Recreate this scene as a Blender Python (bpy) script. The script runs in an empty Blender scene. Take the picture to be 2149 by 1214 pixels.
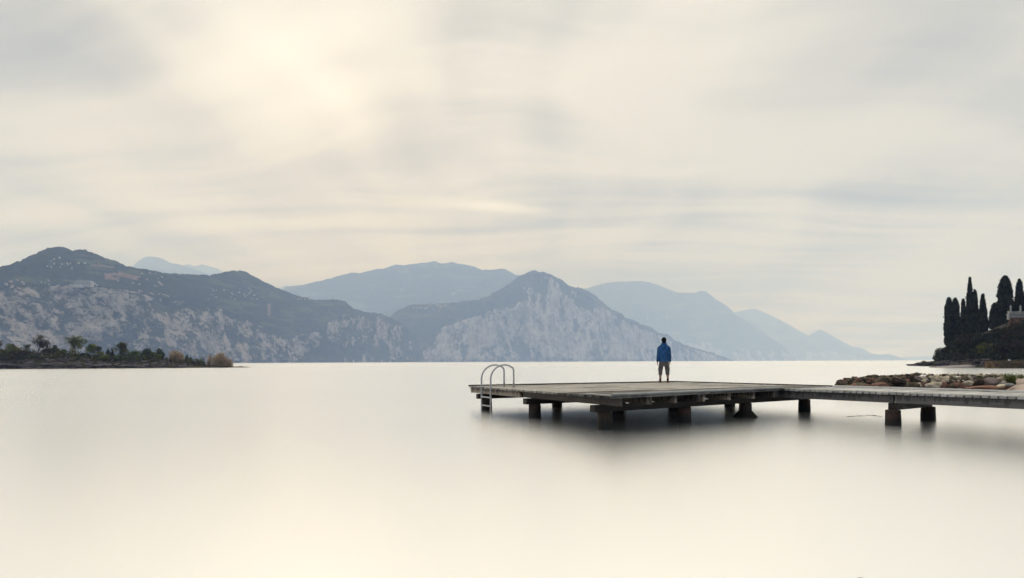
import bpy, bmesh, math, random
import numpy as np
from mathutils import Vector, Matrix

SC = bpy.context.scene
COL = SC.collection
PI = math.pi

# ------------------------------------------------------------------ camera
F = 1300.0            # focal length in photograph pixels (2149 wide)
CX, HY = 1074.5, 759.3  # principal point: horizon in the middle of the picture
ROLL = 0.0036
CAMZ = 1.56           # metres above the lake


def hz(x):
    return HY - ROLL * (x - CX)


def P(x, y, D):
    """world point seen at photograph pixel (x, y), D metres ahead"""
    dx, dy = x - CX, y - HY
    c, s = math.cos(ROLL), -math.sin(ROLL)
    u, v = dx * c + dy * s, dy * c - dx * s
    return Vector((u / F * D, D, CAMZ - v / F * D))


def proj(p):
    u, v = p[0] / p[1] * F, (CAMZ - p[2]) / p[1] * F
    c, s = math.cos(ROLL), -math.sin(ROLL)
    return u * c - v * s + CX, v * c + u * s + HY


cam = bpy.data.cameras.new('camera')
cam.sensor_width = 36
cam.lens = 36 * F / 2149
cam.shift_y = (HY - 607) / 2149
cam.clip_start, cam.clip_end = 0.1, 60000
camo = bpy.data.objects.new('camera', cam)
COL.objects.link(camo)
r = Vector((math.cos(ROLL), 0, -math.sin(ROLL)))
u_ = Vector((math.sin(ROLL), 0, math.cos(ROLL)))
b = Vector((0, -1, 0))
camo.matrix_world = Matrix(((r.x, u_.x, b.x, 0), (r.y, u_.y, b.y, 0), (r.z, u_.z, b.z, CAMZ), (0, 0, 0, 1)))
SC.camera = camo


# ------------------------------------------------------------------ node helper
class NT:
    def __init__(s, tree):
        s.t = tree

    def n(s, typ, ins=None, **kw):
        nd = s.t.nodes.new(typ)
        for k, v in kw.items():
            setattr(nd, k, v)
        for k, v in (ins or {}).items():
            s.set(nd.inputs[k], v)
        return nd

    def set(s, sock, v):
        if isinstance(v, bpy.types.NodeSocket):
            s.t.links.new(v, sock)
        elif isinstance(v, bpy.types.Node):
            s.t.links.new(v.outputs[0], sock)
        else:
            if isinstance(v, (tuple, list)) and len(v) == 3 and sock.type == 'RGBA':
                v = (*v, 1)
            sock.default_value = v

    def m(s, op, a, b=0.0, c=0.0, clamp=False):
        nd = s.t.nodes.new('ShaderNodeMath')
        nd.operation = op
        nd.use_clamp = clamp
        s.set(nd.inputs[0], a)
        s.set(nd.inputs[1], b)
        s.set(nd.inputs[2], c)
        return nd.outputs[0]

    def vm(s, op, a, b=(0, 0, 0)):
        nd = s.t.nodes.new('ShaderNodeVectorMath')
        nd.operation = op
        s.set(nd.inputs[0], a)
        s.set(nd.inputs[1], b)
        return nd.outputs['Value'] if op in ('DOT_PRODUCT', 'LENGTH') else nd.outputs[0]

    def ss(s, v, lo, hi, a=0.0, b=1.0):
        nd = s.t.nodes.new('ShaderNodeMapRange')
        nd.interpolation_type = 'SMOOTHSTEP'
        for i, x in enumerate((v, lo, hi, a, b)):
            s.set(nd.inputs[i], x)
        return nd.outputs[0]

    def mix(s, f, a, b):
        nd = s.t.nodes.new('ShaderNodeMix')
        nd.data_type = 'RGBA'
        s.set(nd.inputs['Factor'], f)
        s.set(nd.inputs['A'], a)
        s.set(nd.inputs['B'], b)
        # colour sockets are the third A/B pair
        for sk, v in ((nd.inputs[6], a), (nd.inputs[7], b)):
            s.set(sk, v)
        return nd.outputs[2]

    def noise(s, vec, scale, detail=3.0, rough=0.5, dist=0.0):
        nd = s.t.nodes.new('ShaderNodeTexNoise')
        s.set(nd.inputs['Vector'], vec)
        s.set(nd.inputs['Scale'], scale)
        s.set(nd.inputs['Detail'], detail)
        s.set(nd.inputs['Roughness'], rough)
        s.set(nd.inputs['Distortion'], dist)
        return nd.outputs[0]


def _mix(s, f, a, b):
    nd = s.t.nodes.new('ShaderNodeMix')
    nd.data_type = 'RGBA'
    s.set(nd.inputs[0], f)
    s.set(nd.inputs[6], a)
    s.set(nd.inputs[7], b)
    return nd.outputs[2]


NT.mix = _mix

# ------------------------------------------------------------------ sky and sun
SUN_AZ, SUN_EL = math.radians(-15.0), math.radians(25.0)   # azimuth from +Y towards +X
SUN_DIR = Vector((math.sin(SUN_AZ) * math.cos(SUN_EL), math.cos(SUN_AZ) * math.cos(SUN_EL), math.sin(SUN_EL)))

world = bpy.data.worlds.new('World')
SC.world = world
world.use_nodes = True
w = NT(world.node_tree)
for nd in list(w.t.nodes):
    w.t.nodes.remove(nd)
sky = w.n('ShaderNodeTexSky', sky_type='NISHITA', sun_disc=False, sun_elevation=SUN_EL, sun_rotation=SUN_AZ,
          altitude=70.0, air_density=1.0, dust_density=3.0, ozone_density=1.0)
skyc = w.vm('MULTIPLY', sky, (0.09, 0.09, 0.09))
d = w.vm('NORMALIZE', w.n('ShaderNodeTexCoord').outputs['Generated'])
sep = w.n('ShaderNodeSeparateXYZ', {0: d})
dz = w.m('MAXIMUM', sep.outputs[2], 0.0)
den = w.m('ADD', dz, 0.14)
# flat cloud deck seen in perspective; streaks drift towards the viewer
ca, sa = math.cos(math.radians(4)), math.sin(math.radians(4))
qx0 = w.m('DIVIDE', sep.outputs[0], den)
qy0 = w.m('DIVIDE', sep.outputs[1], den)
qx = w.m('SUBTRACT', w.m('MULTIPLY', qx0, ca), w.m('MULTIPLY', qy0, sa))
qy = w.m('ADD', w.m('MULTIPLY', qx0, sa), w.m('MULTIPLY', qy0, ca))
q = w.n('ShaderNodeCombineXYZ', {0: qx, 1: qy, 2: 0.0}).outputs[0]
warp = w.vm('MULTIPLY', w.vm('SUBTRACT', w.n('ShaderNodeTexNoise', {'Vector': q, 'Scale': 0.45, 'Detail': 2.0}).outputs['Color'], (0.5, 0.5, 0.5)), (1.3, 1.3, 0))
qw = w.vm('ADD', q, warp)
nA = w.noise(w.vm('ADD', w.vm('MULTIPLY', qw, (1.0, 0.22, 1)), (3.7, 1.3, 0)), 2.1, 2.5, 0.45, 0.2)    # long streaks drawn out by the wind
nB = w.noise(w.vm('ADD', w.vm('MULTIPLY', qw, (0.60, 0.8, 1)), (8.1, 4.4, 2)), 1.15, 3.0, 0.48, 0.3)   # banks
nC = w.noise(w.vm('ADD', w.vm('MULTIPLY', qw, (0.22, 1.35, 1)), (1.1, 9.4, 5)), 1.9, 4.0, 0.52, 0.2)    # low bands
cl = w.m('ADD', w.m('ADD', w.m('MULTIPLY', nA, 0.27), w.m('MULTIPLY', nB, 0.28)), w.m('MULTIPLY', nC, 0.45))
cl = w.ss(cl, 0.37, 0.60)
sd = w.vm('DOT_PRODUCT', d, tuple(SUN_DIR))
sdp = w.m('MAXIMUM', sd, 0.0)
glow_n = w.m('POWER', sdp, 20.0)
# thin cloud: cream where bright, grey-green where thick, blue-grey away from the sun
tint = w.mix(w.ss(sd, -0.4, 0.98), (0.37, 0.42, 0.45), (0.73, 0.695, 0.62))
low = w.m('POWER', w.m('SUBTRACT', 1.0, dz), 10.0)
tint = w.mix(w.m('MULTIPLY', low, w.ss(sd, 0.2, 0.9)), tint, (0.90, 0.875, 0.815))
dark = w.vm('MULTIPLY', tint, (0.46, 0.475, 0.46))
lite = w.vm('MULTIPLY', tint, (1.18, 1.16, 1.13))
cloud = w.mix(cl, dark, lite)
gl2 = w.ss(w.m('ADD', glow_n, w.m('ADD', w.m('MULTIPLY', w.m('SUBTRACT', nB, 0.5), 1.5), w.m('MULTIPLY', w.m('SUBTRACT', nA, 0.5), 1.3))), 0.50, 1.75)
cloud = w.mix(w.m('MULTIPLY', gl2, 0.7), cloud, (1.14, 1.12, 1.05))
# a thin bright slit between two cloud banks above the far cliffs
sx_ = w.m('DIVIDE', sep.outputs[0], w.m('MAXIMUM', sep.outputs[1], 0.05))
sz_ = w.m('DIVIDE', dz, w.m('MAXIMUM', sep.outputs[1], 0.05))
u1 = w.m('DIVIDE', w.m('ADD', sx_, 0.020), 0.075)
u2 = w.m('DIVIDE', w.m('ADD', w.m('SUBTRACT', sz_, 0.246), w.m('ADD', w.m('MULTIPLY', sx_, 0.10), w.m('MULTIPLY', w.m('SUBTRACT', nB, 0.5), 0.03))), 0.0085)
slit = w.m('EXPONENT', w.m('MULTIPLY', w.m('ADD', w.m('MULTIPLY', u1, u1), w.m('MULTIPLY', u2, u2)), -1.0))
cloud = w.mix(w.m('MULTIPLY', slit, 0.75), cloud, (1.25, 1.20, 1.08))
# an overcast sky grows brighter towards the zenith
zen = w.ss(dz, 0.25, 1.0, 1.0, 1.6)
cloud = w.vm('MULTIPLY', cloud, w.n('ShaderNodeCombineXYZ', {0: zen, 1: zen, 2: zen}).outputs[0])
skyf = w.mix(0.93, skyc, cloud)
bg = w.n('ShaderNodeBackground', {0: skyf, 1: 1.0})
out = w.n('ShaderNodeOutputWorld', {0: bg})

sun = bpy.data.lights.new('sun', 'SUN')
sun.energy = 1.25
sun.angle = math.radians(125)
sun.color = (1.0, 0.975, 0.94)
suno = bpy.data.objects.new('sun', sun)
COL.objects.link(suno)
suno.rotation_euler = SUN_DIR.to_track_quat('Z', 'Y').to_euler()

SC.view_settings.view_transform = 'Standard'
SC.view_settings.look = 'None'
SC.view_settings.gamma = 1
SC.view_settings.exposure = 0.0
SC.view_settings.use_curve_mapping = False
SC.render.engine = 'CYCLES'
SC.cycles.max_bounces = 6
SC.cycles.diffuse_bounces = 2
SC.cycles.glossy_bounces = 3
SC.cycles.transmission_bounces = 2
SC.cycles.volume_bounces = 4
SC.cycles.transparent_max_bounces = 8
SC.cycles.caustics_reflective = False
SC.cycles.use_denoising = True


# ------------------------------------------------------------------ small helpers
def tag(o, label=None, cat=None, group=None, kind=None):
    for k, v in (('label', label), ('category', cat), ('group', group), ('kind', kind)):
        if v:
            o[k] = v
    return o


def link(name, me, mats=None, parent=None):
    o = bpy.data.objects.new(name, me)
    COL.objects.link(o)
    if mats is not None and me is not None and len(me.materials) == 0:
        for mt in (mats if isinstance(mats, (list, tuple)) else [mats]):
            me.materials.append(mt)
    if parent is not None:
        o.parent = parent
        o.matrix_parent_inverse = parent.matrix_world.inverted()
    return o


def empty(name, loc):
    o = bpy.data.objects.new(name, None)
    COL.objects.link(o)
    o.empty_display_size = 0.2
    o.matrix_world = Matrix.Translation(Vector(loc))
    return o


def mesh(name, v, f, smooth=False):
    me = bpy.data.meshes.new(name)
    me.from_pydata([tuple(x) for x in v], [], [tuple(x) for x in f])
    me.update()
    if smooth:
        me.polygons.foreach_set('use_smooth', [True] * len(me.polygons))
    return me


def quads_mesh(name, V, smooth=False):
    """V: (n,4,3) loose quads, fast"""
    n = len(V)
    me = bpy.data.meshes.new(name)
    me.vertices.add(n * 4)
    me.vertices.foreach_set('co', np.ascontiguousarray(V, dtype=np.float32).ravel())
    me.loops.add(n * 4)
    me.loops.foreach_set('vertex_index', np.arange(n * 4, dtype=np.int32))
    me.polygons.add(n)
    me.polygons.foreach_set('loop_start', np.arange(0, n * 4, 4, dtype=np.int32))
    me.update(calc_edges=True)
    return me


def grid_mesh(name, X, Y, Z, smooth=True):
    nr, nc = X.shape
    V = np.stack([X, Y, Z], -1).reshape(-1, 3)
    i = np.arange(nr * nc).reshape(nr, nc)
    Q = np.stack([i[:-1, :-1], i[:-1, 1:], i[1:, 1:], i[1:, :-1]], -1).reshape(-1, 4)
    me = bpy.data.meshes.new(name)
    me.vertices.add(len(V))
    me.vertices.foreach_set('co', V.astype(np.float32).ravel())
    n = len(Q)
    me.loops.add(n * 4)
    me.loops.foreach_set('vertex_index', Q.astype(np.int32).ravel())
    me.polygons.add(n)
    me.polygons.foreach_set('loop_start', np.arange(0, n * 4, 4, dtype=np.int32))
    me.update(calc_edges=True)
    if smooth:
        me.polygons.foreach_set('use_smooth', np.ones(n, dtype=bool))
    return me


_perm = np.random.RandomState(7).permutation(4096)


def _h(ix, iy, iz):
    return _perm[(_perm[(_perm[ix & 4095] + iy) & 4095] + iz) & 4095] / 4095.0


def vnoise(x, y, z=0.0):
    x, y, z = np.broadcast_arrays(np.asarray(x, float), np.asarray(y, float), np.asarray(z, float))
    ix, iy, iz = (np.floor(a).astype(int) for a in (x, y, z))
    fx, fy, fz = x - ix, y - iy, z - iz
    fx, fy, fz = (a * a * (3 - 2 * a) for a in (fx, fy, fz))
    r = 0
    for a in (0, 1):
        for b_ in (0, 1):
            for c in (0, 1):
                wt = (fx if a else 1 - fx) * (fy if b_ else 1 - fy) * (fz if c else 1 - fz)
                r = r + wt * _h(ix + a, iy + b_, iz + c)
    return r


def fbm(x, y, z=0.0, octv=5, gain=0.5, ridged=False):
    s, a, t = 0, 1.0, 0
    for k in range(octv):
        n = vnoise(x * 2 ** k + 17.3 * k, y * 2 ** k + 5.1 * k, np.asarray(z) * 2 ** k + 9.7 * k)
        if ridged:
            n = 1 - np.abs(2 * n - 1)
        s = s + a * n
        t += a
        a *= gain
    return s / t


def sm(x, lo, hi):
    t = np.clip((np.asarray(x, float) - lo) / (hi - lo), 0, 1)
    return t * t * (3 - 2 * t)


def interp(pts):
    xs = [p[0] for p in pts]
    ys = [p[1] for p in pts]
    return lambda x: np.interp(x, xs, ys)


def loft_data(rings, seg=16, power=2.0):
    """rings: (cx,cy,cz,rx,ry) horizontal ellipses; capped"""
    v, f = [], []
    for (cx, cy, cz, rx, ry) in rings:
        for k in range(seg):
            a = 2 * PI * k / seg
            c, s = math.cos(a), math.sin(a)
            e = 2.0 / power
            v.append((cx + rx * math.copysign(abs(c) ** e, c), cy + ry * math.copysign(abs(s) ** e, s), cz))
    n = len(rings)
    for i in range(n - 1):
        for k in range(seg):
            a, b_ = i * seg + k, i * seg + (k + 1) % seg
            f.append((a, b_, b_ + seg, a + seg))
    f.append(tuple(reversed(range(seg))))
    f.append(tuple(range((n - 1) * seg, n * seg)))
    return v, f


def tube_data(pts, rads, seg=8, cap=True):
    v, f = [], []
    pts = [Vector(p) for p in pts]
    ref = None
    for i, p in enumerate(pts):
        t = (pts[min(i + 1, len(pts) - 1)] - pts[max(i - 1, 0)]).normalized()
        if ref is None:
            ref = t.orthogonal().normalized()
        ref = (ref - t * ref.dot(t))
        ref = ref.normalized() if ref.length > 1e-6 else t.orthogonal().normalized()
        bn = t.cross(ref)
        for k in range(seg):
            a = 2 * PI * k / seg
            v.append(p + (ref * math.cos(a) + bn * math.sin(a)) * rads[i])
    n = len(pts)
    for i in range(n - 1):
        for k in range(seg):
            a, b_ = i * seg + k, i * seg + (k + 1) % seg
            f.append((a, b_, b_ + seg, a + seg))
    if cap:
        f.append(tuple(reversed(range(seg))))
        f.append(tuple(range((n - 1) * seg, n * seg)))
    return v, f


def join(parts):
    v, f = [], []
    for (a, b_) in parts:
        o = len(v)
        v += [tuple(x) for x in a]
        f += [tuple(i + o for i in q_) for q_ in b_]
    return v, f


def box_data(lo, hi):
    (x0, y0, z0), (x1, y1, z1) = lo, hi
    v = [(x0, y0, z0), (x1, y0, z0), (x1, y1, z0), (x0, y1, z0), (x0, y0, z1), (x1, y0, z1), (x1, y1, z1), (x0, y1, z1)]
    f = [(0, 3, 2, 1), (4, 5, 6, 7), (0, 1, 5, 4), (1, 2, 6, 5), (2, 3, 7, 6), (3, 0, 4, 7)]
    return v, f


# ------------------------------------------------------------------ materials
def mat(name):
    m_ = bpy.data.materials.new(name)
    m_.use_nodes = True
    t = NT(m_.node_tree)
    for nd in list(t.t.nodes):
        t.t.nodes.remove(nd)
    o = t.n('ShaderNodeOutputMaterial')
    p = t.n('ShaderNodeBsdfPrincipled')
    t.t.links.new(p.outputs[0], o.inputs[0])
    return m_, t, p, o


def simple(name, col, rough=0.8, spec=0.3, var=0.25, scale=6.0, rnd=0.15, bump=0.0, col2=None, metal=0.0):
    m_, t, p, o = mat(name)
    tc = t.n('ShaderNodeTexCoord').outputs['Object']
    oi = t.n('ShaderNodeObjectInfo').outputs['Random']
    vec = t.vm('ADD', tc, t.n('ShaderNodeCombineXYZ', {0: t.m('MULTIPLY', oi, 37.0), 1: t.m('MULTIPLY', oi, 11.0), 2: oi}).outputs[0])
    n = t.noise(vec, scale, 5.0, 0.6)
    c2 = col2 or tuple(c * (1 - var) for c in col)
    c1 = tuple(min(1, c * (1 + var)) for c in col) if col2 is None else col
    c = t.mix(t.ss(n, 0.35, 0.65), c2, c1)
    k = t.m('ADD', 1 - rnd, t.m('MULTIPLY', oi, 2 * rnd))
    c = t.vm('MULTIPLY', c, t.n('ShaderNodeCombineXYZ', {0: k, 1: k, 2: k}).outputs[0])
    t.set(p.inputs['Base Color'], c)
    p.inputs['Roughness'].default_value = rough
    p.inputs['Specular IOR Level'].default_value = spec
    p.inputs['Metallic'].default_value = metal
    if bump:
        bn = t.n('ShaderNodeBump', {'Strength': 0.6, 'Distance': bump, 'Height': n})
        t.set(p.inputs['Normal'], bn.outputs[0])
    return m_


def wood(name, pale, darkc, stain, grain=(0.7, 14, 14), rough=0.7, drip=False, spec=0.35, stain_amt=0.5):
    """weathered timber: grain along local X, dark stains, optional drip marks"""
    m_, t, p, o = mat(name)
    tc = t.n('ShaderNodeTexCoord').outputs['Object']
    oi = t.n('ShaderNodeObjectInfo').outputs['Random']
    off = t.n('ShaderNodeCombineXYZ', {0: t.m('MULTIPLY', oi, 51.0), 1: t.m('MULTIPLY', oi, 23.0), 2: t.m('MULTIPLY', oi, 7.0)}).outputs[0]
    vec = t.vm('ADD', tc, off)
    g = t.noise(t.vm('MULTIPLY', vec, grain), 3.0, 5.0, 0.6)
    big = t.noise(t.vm('MULTIPLY', vec, (0.5, 2.5, 2.5)), 1.6, 4.0, 0.6)
    c = t.mix(t.ss(g, 0.32, 0.66), darkc, pale)
    if drip:
        dr = t.noise(t.vm('MULTIPLY', vec, (9.0, 1.0, 0.8)), 1.7, 4.0, 0.62)
        sp = t.n('ShaderNodeSeparateXYZ', {0: tc})
        up = t.ss(sp.outputs[2], -0.09, 0.09, -0.12, 0.12)
        st = t.ss(t.m('ADD', dr, up), 0.46, 0.62)
    else:
        # world-space blotches run across neighbouring boards
        geo = t.n('ShaderNodeNewGeometry').outputs['Position']
        bl = t.noise(geo, 0.75, 6.0, 0.68, 0.4)
        st = t.ss(t.m('ADD', t.m('MULTIPLY', bl, 0.62), t.m('MULTIPLY', big, 0.38)), 0.47, 0.62)
    c = t.mix(t.m('MULTIPLY', st, stain_amt), c, stain)
    k = t.m('ADD', 0.62, t.m('MULTIPLY', oi, 0.68))
    c = t.vm('MULTIPLY', c, t.n('ShaderNodeCombineXYZ', {0: k, 1: k, 2: k}).outputs[0])
    t.set(p.inputs['Base Color'], c)
    t.set(p.inputs['Roughness'], t.ss(st, 0, 1, rough, rough * 0.72))
    p.inputs['Specular IOR Level'].default_value = spec
    bn = t.n('ShaderNodeBump', {'Strength': 0.5, 'Distance': 0.006, 'Height': g})
    t.set(p.inputs['Normal'], bn.outputs[0])
    return m_


M = {}
M['deck'] = wood('deck_wood', (0.70, 0.65, 0.58), (0.36, 0.325, 0.285), (0.07, 0.058, 0.05), rough=0.6, spec=0.25, stain_amt=0.85)
M['deck_grimy'] = wood('grimy_deck_wood', (0.36, 0.335, 0.31), (0.13, 0.12, 0.11), (0.03, 0.027, 0.026), rough=0.8, spec=0.1, stain_amt=0.95)
M['walk'] = wood('walkway_wood', (0.76, 0.74, 0.72), (0.50, 0.485, 0.47), (0.15, 0.14, 0.14), rough=0.42, spec=0.5, stain_amt=0.5)
M['edge'] = wood('edge_wood', (0.13, 0.115, 0.10), (0.06, 0.052, 0.046), (0.03, 0.026, 0.024), stain_amt=0.6)
M['rail'] = wood('kerb_wood', (0.78, 0.77, 0.76), (0.48, 0.47, 0.46), (0.07, 0.065, 0.06), rough=0.5, spec=0.5, stain_amt=0.35)
M['joist'] = wood('joist_wood', (0.60, 0.49, 0.40), (0.38, 0.30, 0.245), (0.05, 0.040, 0.036), drip=True, stain_amt=0.9)
M['joist_dark'] = wood('old_joist_wood', (0.17, 0.135, 0.12), (0.09, 0.075, 0.068), (0.035, 0.03, 0.028), drip=True, stain_amt=0.8)
M['grey_beam'] = wood('grey_beam_wood', (0.23, 0.215, 0.215), (0.15, 0.14, 0.14), (0.05, 0.045, 0.045), drip=True, stain_amt=0.7)
M['cap'] = wood('cap_wood', (0.040, 0.028, 0.025), (0.018, 0.013, 0.012), (0.009, 0.008, 0.008), stain_amt=0.5)


def pile_mat():
    m_, t, p, o = mat('pile_crust')
    geo = t.n('ShaderNodeNewGeometry').outputs['Position']
    n = t.noise(t.vm('MULTIPLY', geo, (1, 1, 0.5)), 6.0, 6.0, 0.65)
    n2 = t.noise(geo, 3.1, 4.0, 0.6)
    c = t.mix(t.ss(n, 0.35, 0.68), (0.007, 0.004, 0.003), (0.075, 0.034, 0.024))
    c = t.mix(t.ss(n2, 0.60, 0.70), c, (0.06, 0.062, 0.02))
    zz_ = t.n('ShaderNodeSeparateXYZ', {0: geo}).outputs[2]
    wet = t.ss(t.m('ADD', zz_, t.m('MULTIPLY', t.m('SUBTRACT', n2, 0.5), 0.22)), 0.10, 0.30, 1.0, 0.0)     # soaked band at the waterline, darkened also to blend with the pile's dark reflection
    c = t.mix(t.m('MULTIPLY', wet, 0.85), c, (0.006, 0.005, 0.0045))
    t.set(p.inputs['Base Color'], c)
    p.inputs['Roughness'].default_value = 0.75
    bn = t.n('ShaderNodeBump', {'Strength': 0.7, 'Distance': 0.03, 'Height': n})
    t.set(p.inputs['Normal'], bn.outputs[0])
    return m_


M['pile'] = pile_mat()
M['steel'] = simple('ladder_steel', (0.50, 0.50, 0.53), 0.38, 0.5, 0.12, 20, 0.03, metal=0.55)


def water_mat():
    m_, t, p, o = mat('lake_water')
    geo = t.n('ShaderNodeNewGeometry').outputs['Position']
    sw = t.noise(t.vm('MULTIPLY', geo, (0.5, 1.0, 1)), 0.035, 2.0, 0.4, 0.4)
    far = t.noise(t.vm('MULTIPLY', geo, (0.15, 1.0, 1)), 0.003, 2.0, 0.4)
    v = t.m('ADD', t.m('MULTIPLY', sw, 0.35), t.m('MULTIPLY', far, 0.65))
    rough = t.ss(v, 0.38, 0.62, 0.26, 0.29)
    gl = t.n('ShaderNodeBsdfGlossy', {'Color': (0.955, 0.97, 0.99), 'Roughness': rough})
    df = t.n('ShaderNodeBsdfDiffuse', {'Color': (0.80, 0.80, 0.78)})
    mx = t.n('ShaderNodeMixShader', {0: 0.07, 1: gl, 2: df})
    t.t.links.new(mx.outputs[0], o.inputs[0])
    return m_


M['water'] = water_mat()


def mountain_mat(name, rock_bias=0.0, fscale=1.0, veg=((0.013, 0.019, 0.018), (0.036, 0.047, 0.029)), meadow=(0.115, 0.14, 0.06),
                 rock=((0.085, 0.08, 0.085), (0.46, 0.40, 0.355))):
    m_, t, p, o = mat(name)
    tc = t.n('ShaderNodeTexCoord').outputs['Object']
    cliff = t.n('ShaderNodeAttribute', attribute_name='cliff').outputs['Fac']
    field = t.n('ShaderNodeAttribute', attribute_name='field').outputs['Fac']
    vv = t.vm('MULTIPLY', tc, (1.0, 0.5, 0.75))
    n1 = t.noise(vv, 0.0062 * fscale, 12.0, 0.62, 0.9)
    n2 = t.noise(vv, 0.034 * fscale, 9.0, 0.70, 0.6)
    n3 = t.noise(t.vm('MULTIPLY', tc, (1.0, 0.5, 0.28)), 0.017 * fscale, 9.0, 0.66, 0.3)
    n4 = t.noise(t.vm('MULTIPLY', tc, (0.5, 0.35, 2.2)), 0.006 * fscale, 5.0, 0.6)
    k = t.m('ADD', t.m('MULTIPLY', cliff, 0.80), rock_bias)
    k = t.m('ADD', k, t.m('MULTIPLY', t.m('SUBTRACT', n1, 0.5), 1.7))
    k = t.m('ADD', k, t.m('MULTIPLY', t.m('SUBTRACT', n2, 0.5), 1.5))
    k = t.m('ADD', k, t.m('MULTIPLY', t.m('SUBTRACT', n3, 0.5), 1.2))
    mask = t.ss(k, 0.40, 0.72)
    rk = t.mix(t.ss(t.m('ADD', t.m('MULTIPLY', n3, 0.55), t.m('MULTIPLY', n2, 0.45)), 0.40, 0.60), rock[0], rock[1])
    rk = t.mix(t.m('MULTIPLY', t.ss(n1, 0.5, 0.75), 0.55), rk, (0.43, 0.34, 0.29))
    vg = t.mix(t.ss(n2, 0.35, 0.65), veg[0], veg[1])
    md = t.m('MULTIPLY', t.ss(n4, 0.52, 0.64), t.m('SUBTRACT', 1.0, cliff, clamp=True))
    vg = t.mix(t.m('MULTIPLY', md, 0.6), vg, meadow)
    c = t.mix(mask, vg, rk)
    c = t.mix(t.m('MULTIPLY', field, t.ss(n2, 0.3, 0.55)), c, (0.30, 0.19, 0.15))
    t.set(p.inputs['Base Color'], c)
    p.inputs['Roughness'].default_value = 0.95
    p.inputs['Specular IOR Level'].default_value = 0.1
    bn = t.n('ShaderNodeBump', {'Strength': 0.8, 'Distance': 30.0 / fscale, 'Height': t.m('ADD', n2, n3)})
    t.set(p.inputs['Normal'], bn.outputs[0])
    return m_


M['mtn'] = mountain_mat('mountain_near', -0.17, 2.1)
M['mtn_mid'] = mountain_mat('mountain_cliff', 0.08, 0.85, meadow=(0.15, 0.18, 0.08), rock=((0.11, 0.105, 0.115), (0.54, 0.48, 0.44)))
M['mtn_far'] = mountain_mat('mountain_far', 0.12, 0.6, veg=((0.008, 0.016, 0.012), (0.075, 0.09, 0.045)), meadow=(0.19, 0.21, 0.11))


def ground_mat(name, c_lo, c_hi, c_g, thr=0.55, scale=0.8, bump=0.15):
    m_, t, p, o = mat(name)
    geo = t.n('ShaderNodeNewGeometry')
    pos = geo.outputs['Position']
    n = t.noise(t.vm('MULTIPLY', pos, (1, 1, 2.6)), scale, 8.0, 0.66)
    n2 = t.noise(pos, scale * 0.3, 5.0, 0.6)
    c = t.mix(t.ss(n, 0.34, 0.66), c_lo, c_hi)
    nz = t.n('ShaderNodeSeparateXYZ', {0: geo.outputs['Normal']}).outputs[2]
    gm = t.ss(t.m('ADD', t.m('MULTIPLY', n2, 0.7), t.m('MULTIPLY', nz, 0.35)), thr, thr + 0.14)
    c = t.mix(gm, c, c_g)
    t.set(p.inputs['Base Color'], c)
    p.inputs['Roughness'].default_value = 0.9
    p.inputs['Specular IOR Level'].default_value = 0.2
    bn = t.n('ShaderNodeBump', {'Strength': 0.8, 'Distance': bump, 'Height': n})
    t.set(p.inputs['Normal'], bn.outputs[0])
    return m_


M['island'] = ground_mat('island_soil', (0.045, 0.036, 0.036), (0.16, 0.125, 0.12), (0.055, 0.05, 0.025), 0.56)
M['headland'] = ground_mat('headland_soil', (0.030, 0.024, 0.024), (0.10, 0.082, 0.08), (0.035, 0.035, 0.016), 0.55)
M['sand'] = ground_mat('beach_sand', (0.42, 0.33, 0.27), (0.60, 0.48, 0.41), (0.30, 0.22, 0.17), 0.68, 2.5, 0.03)
M['bank'] = ground_mat('bank_rubble', (0.02, 0.014, 0.012), (0.07, 0.045, 0.036), (0.04, 0.03, 0.026), 0.7, 3.0, 0.08)
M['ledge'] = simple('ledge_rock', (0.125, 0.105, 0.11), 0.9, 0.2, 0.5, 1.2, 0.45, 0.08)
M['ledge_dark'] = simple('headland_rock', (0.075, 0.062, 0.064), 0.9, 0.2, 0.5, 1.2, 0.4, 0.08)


def stone_mat(name, a, b_, lichen, amt, rnd=0.3):
    m_, t, p, o = mat(name)
    tc = t.n('ShaderNodeTexCoord').outputs['Object']
    oi = t.n('ShaderNodeObjectInfo').outputs['Random']
    off = t.n('ShaderNodeCombineXYZ', {0: t.m('MULTIPLY', oi, 41.0), 1: t.m('MULTIPLY', oi, 17.0), 2: t.m('MULTIPLY', oi, 5.0)}).outputs[0]
    v = t.vm('ADD', tc, off)
    n = t.noise(v, 1.4, 7.0, 0.66)
    n2 = t.noise(v, 4.5, 5.0, 0.6)
    c = t.mix(t.ss(n, 0.34, 0.64), a, b_)
    c = t.mix(t.m('MULTIPLY', t.ss(n2, 0.52, 0.66), amt), c, lichen)
    k = t.m('ADD', 1 - rnd, t.m('MULTIPLY', t.m('FRACT', t.m('MULTIPLY', oi, 7.31)), 2 * rnd))
    c = t.vm('MULTIPLY', c, t.n('ShaderNodeCombineXYZ', {0: k, 1: k, 2: k}).outputs[0])
    t.set(p.inputs['Base Color'], c)
    p.inputs['Roughness'].default_value = 0.88
    p.inputs['Specular IOR Level'].default_value = 0.2
    bn = t.n('ShaderNodeBump', {'Strength': 0.7, 'Distance': 0.12, 'Height': t.m('ADD', n, t.m('MULTIPLY', n2, 0.4))})
    t.set(p.inputs['Normal'], bn.outputs[0])
    return m_


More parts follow.
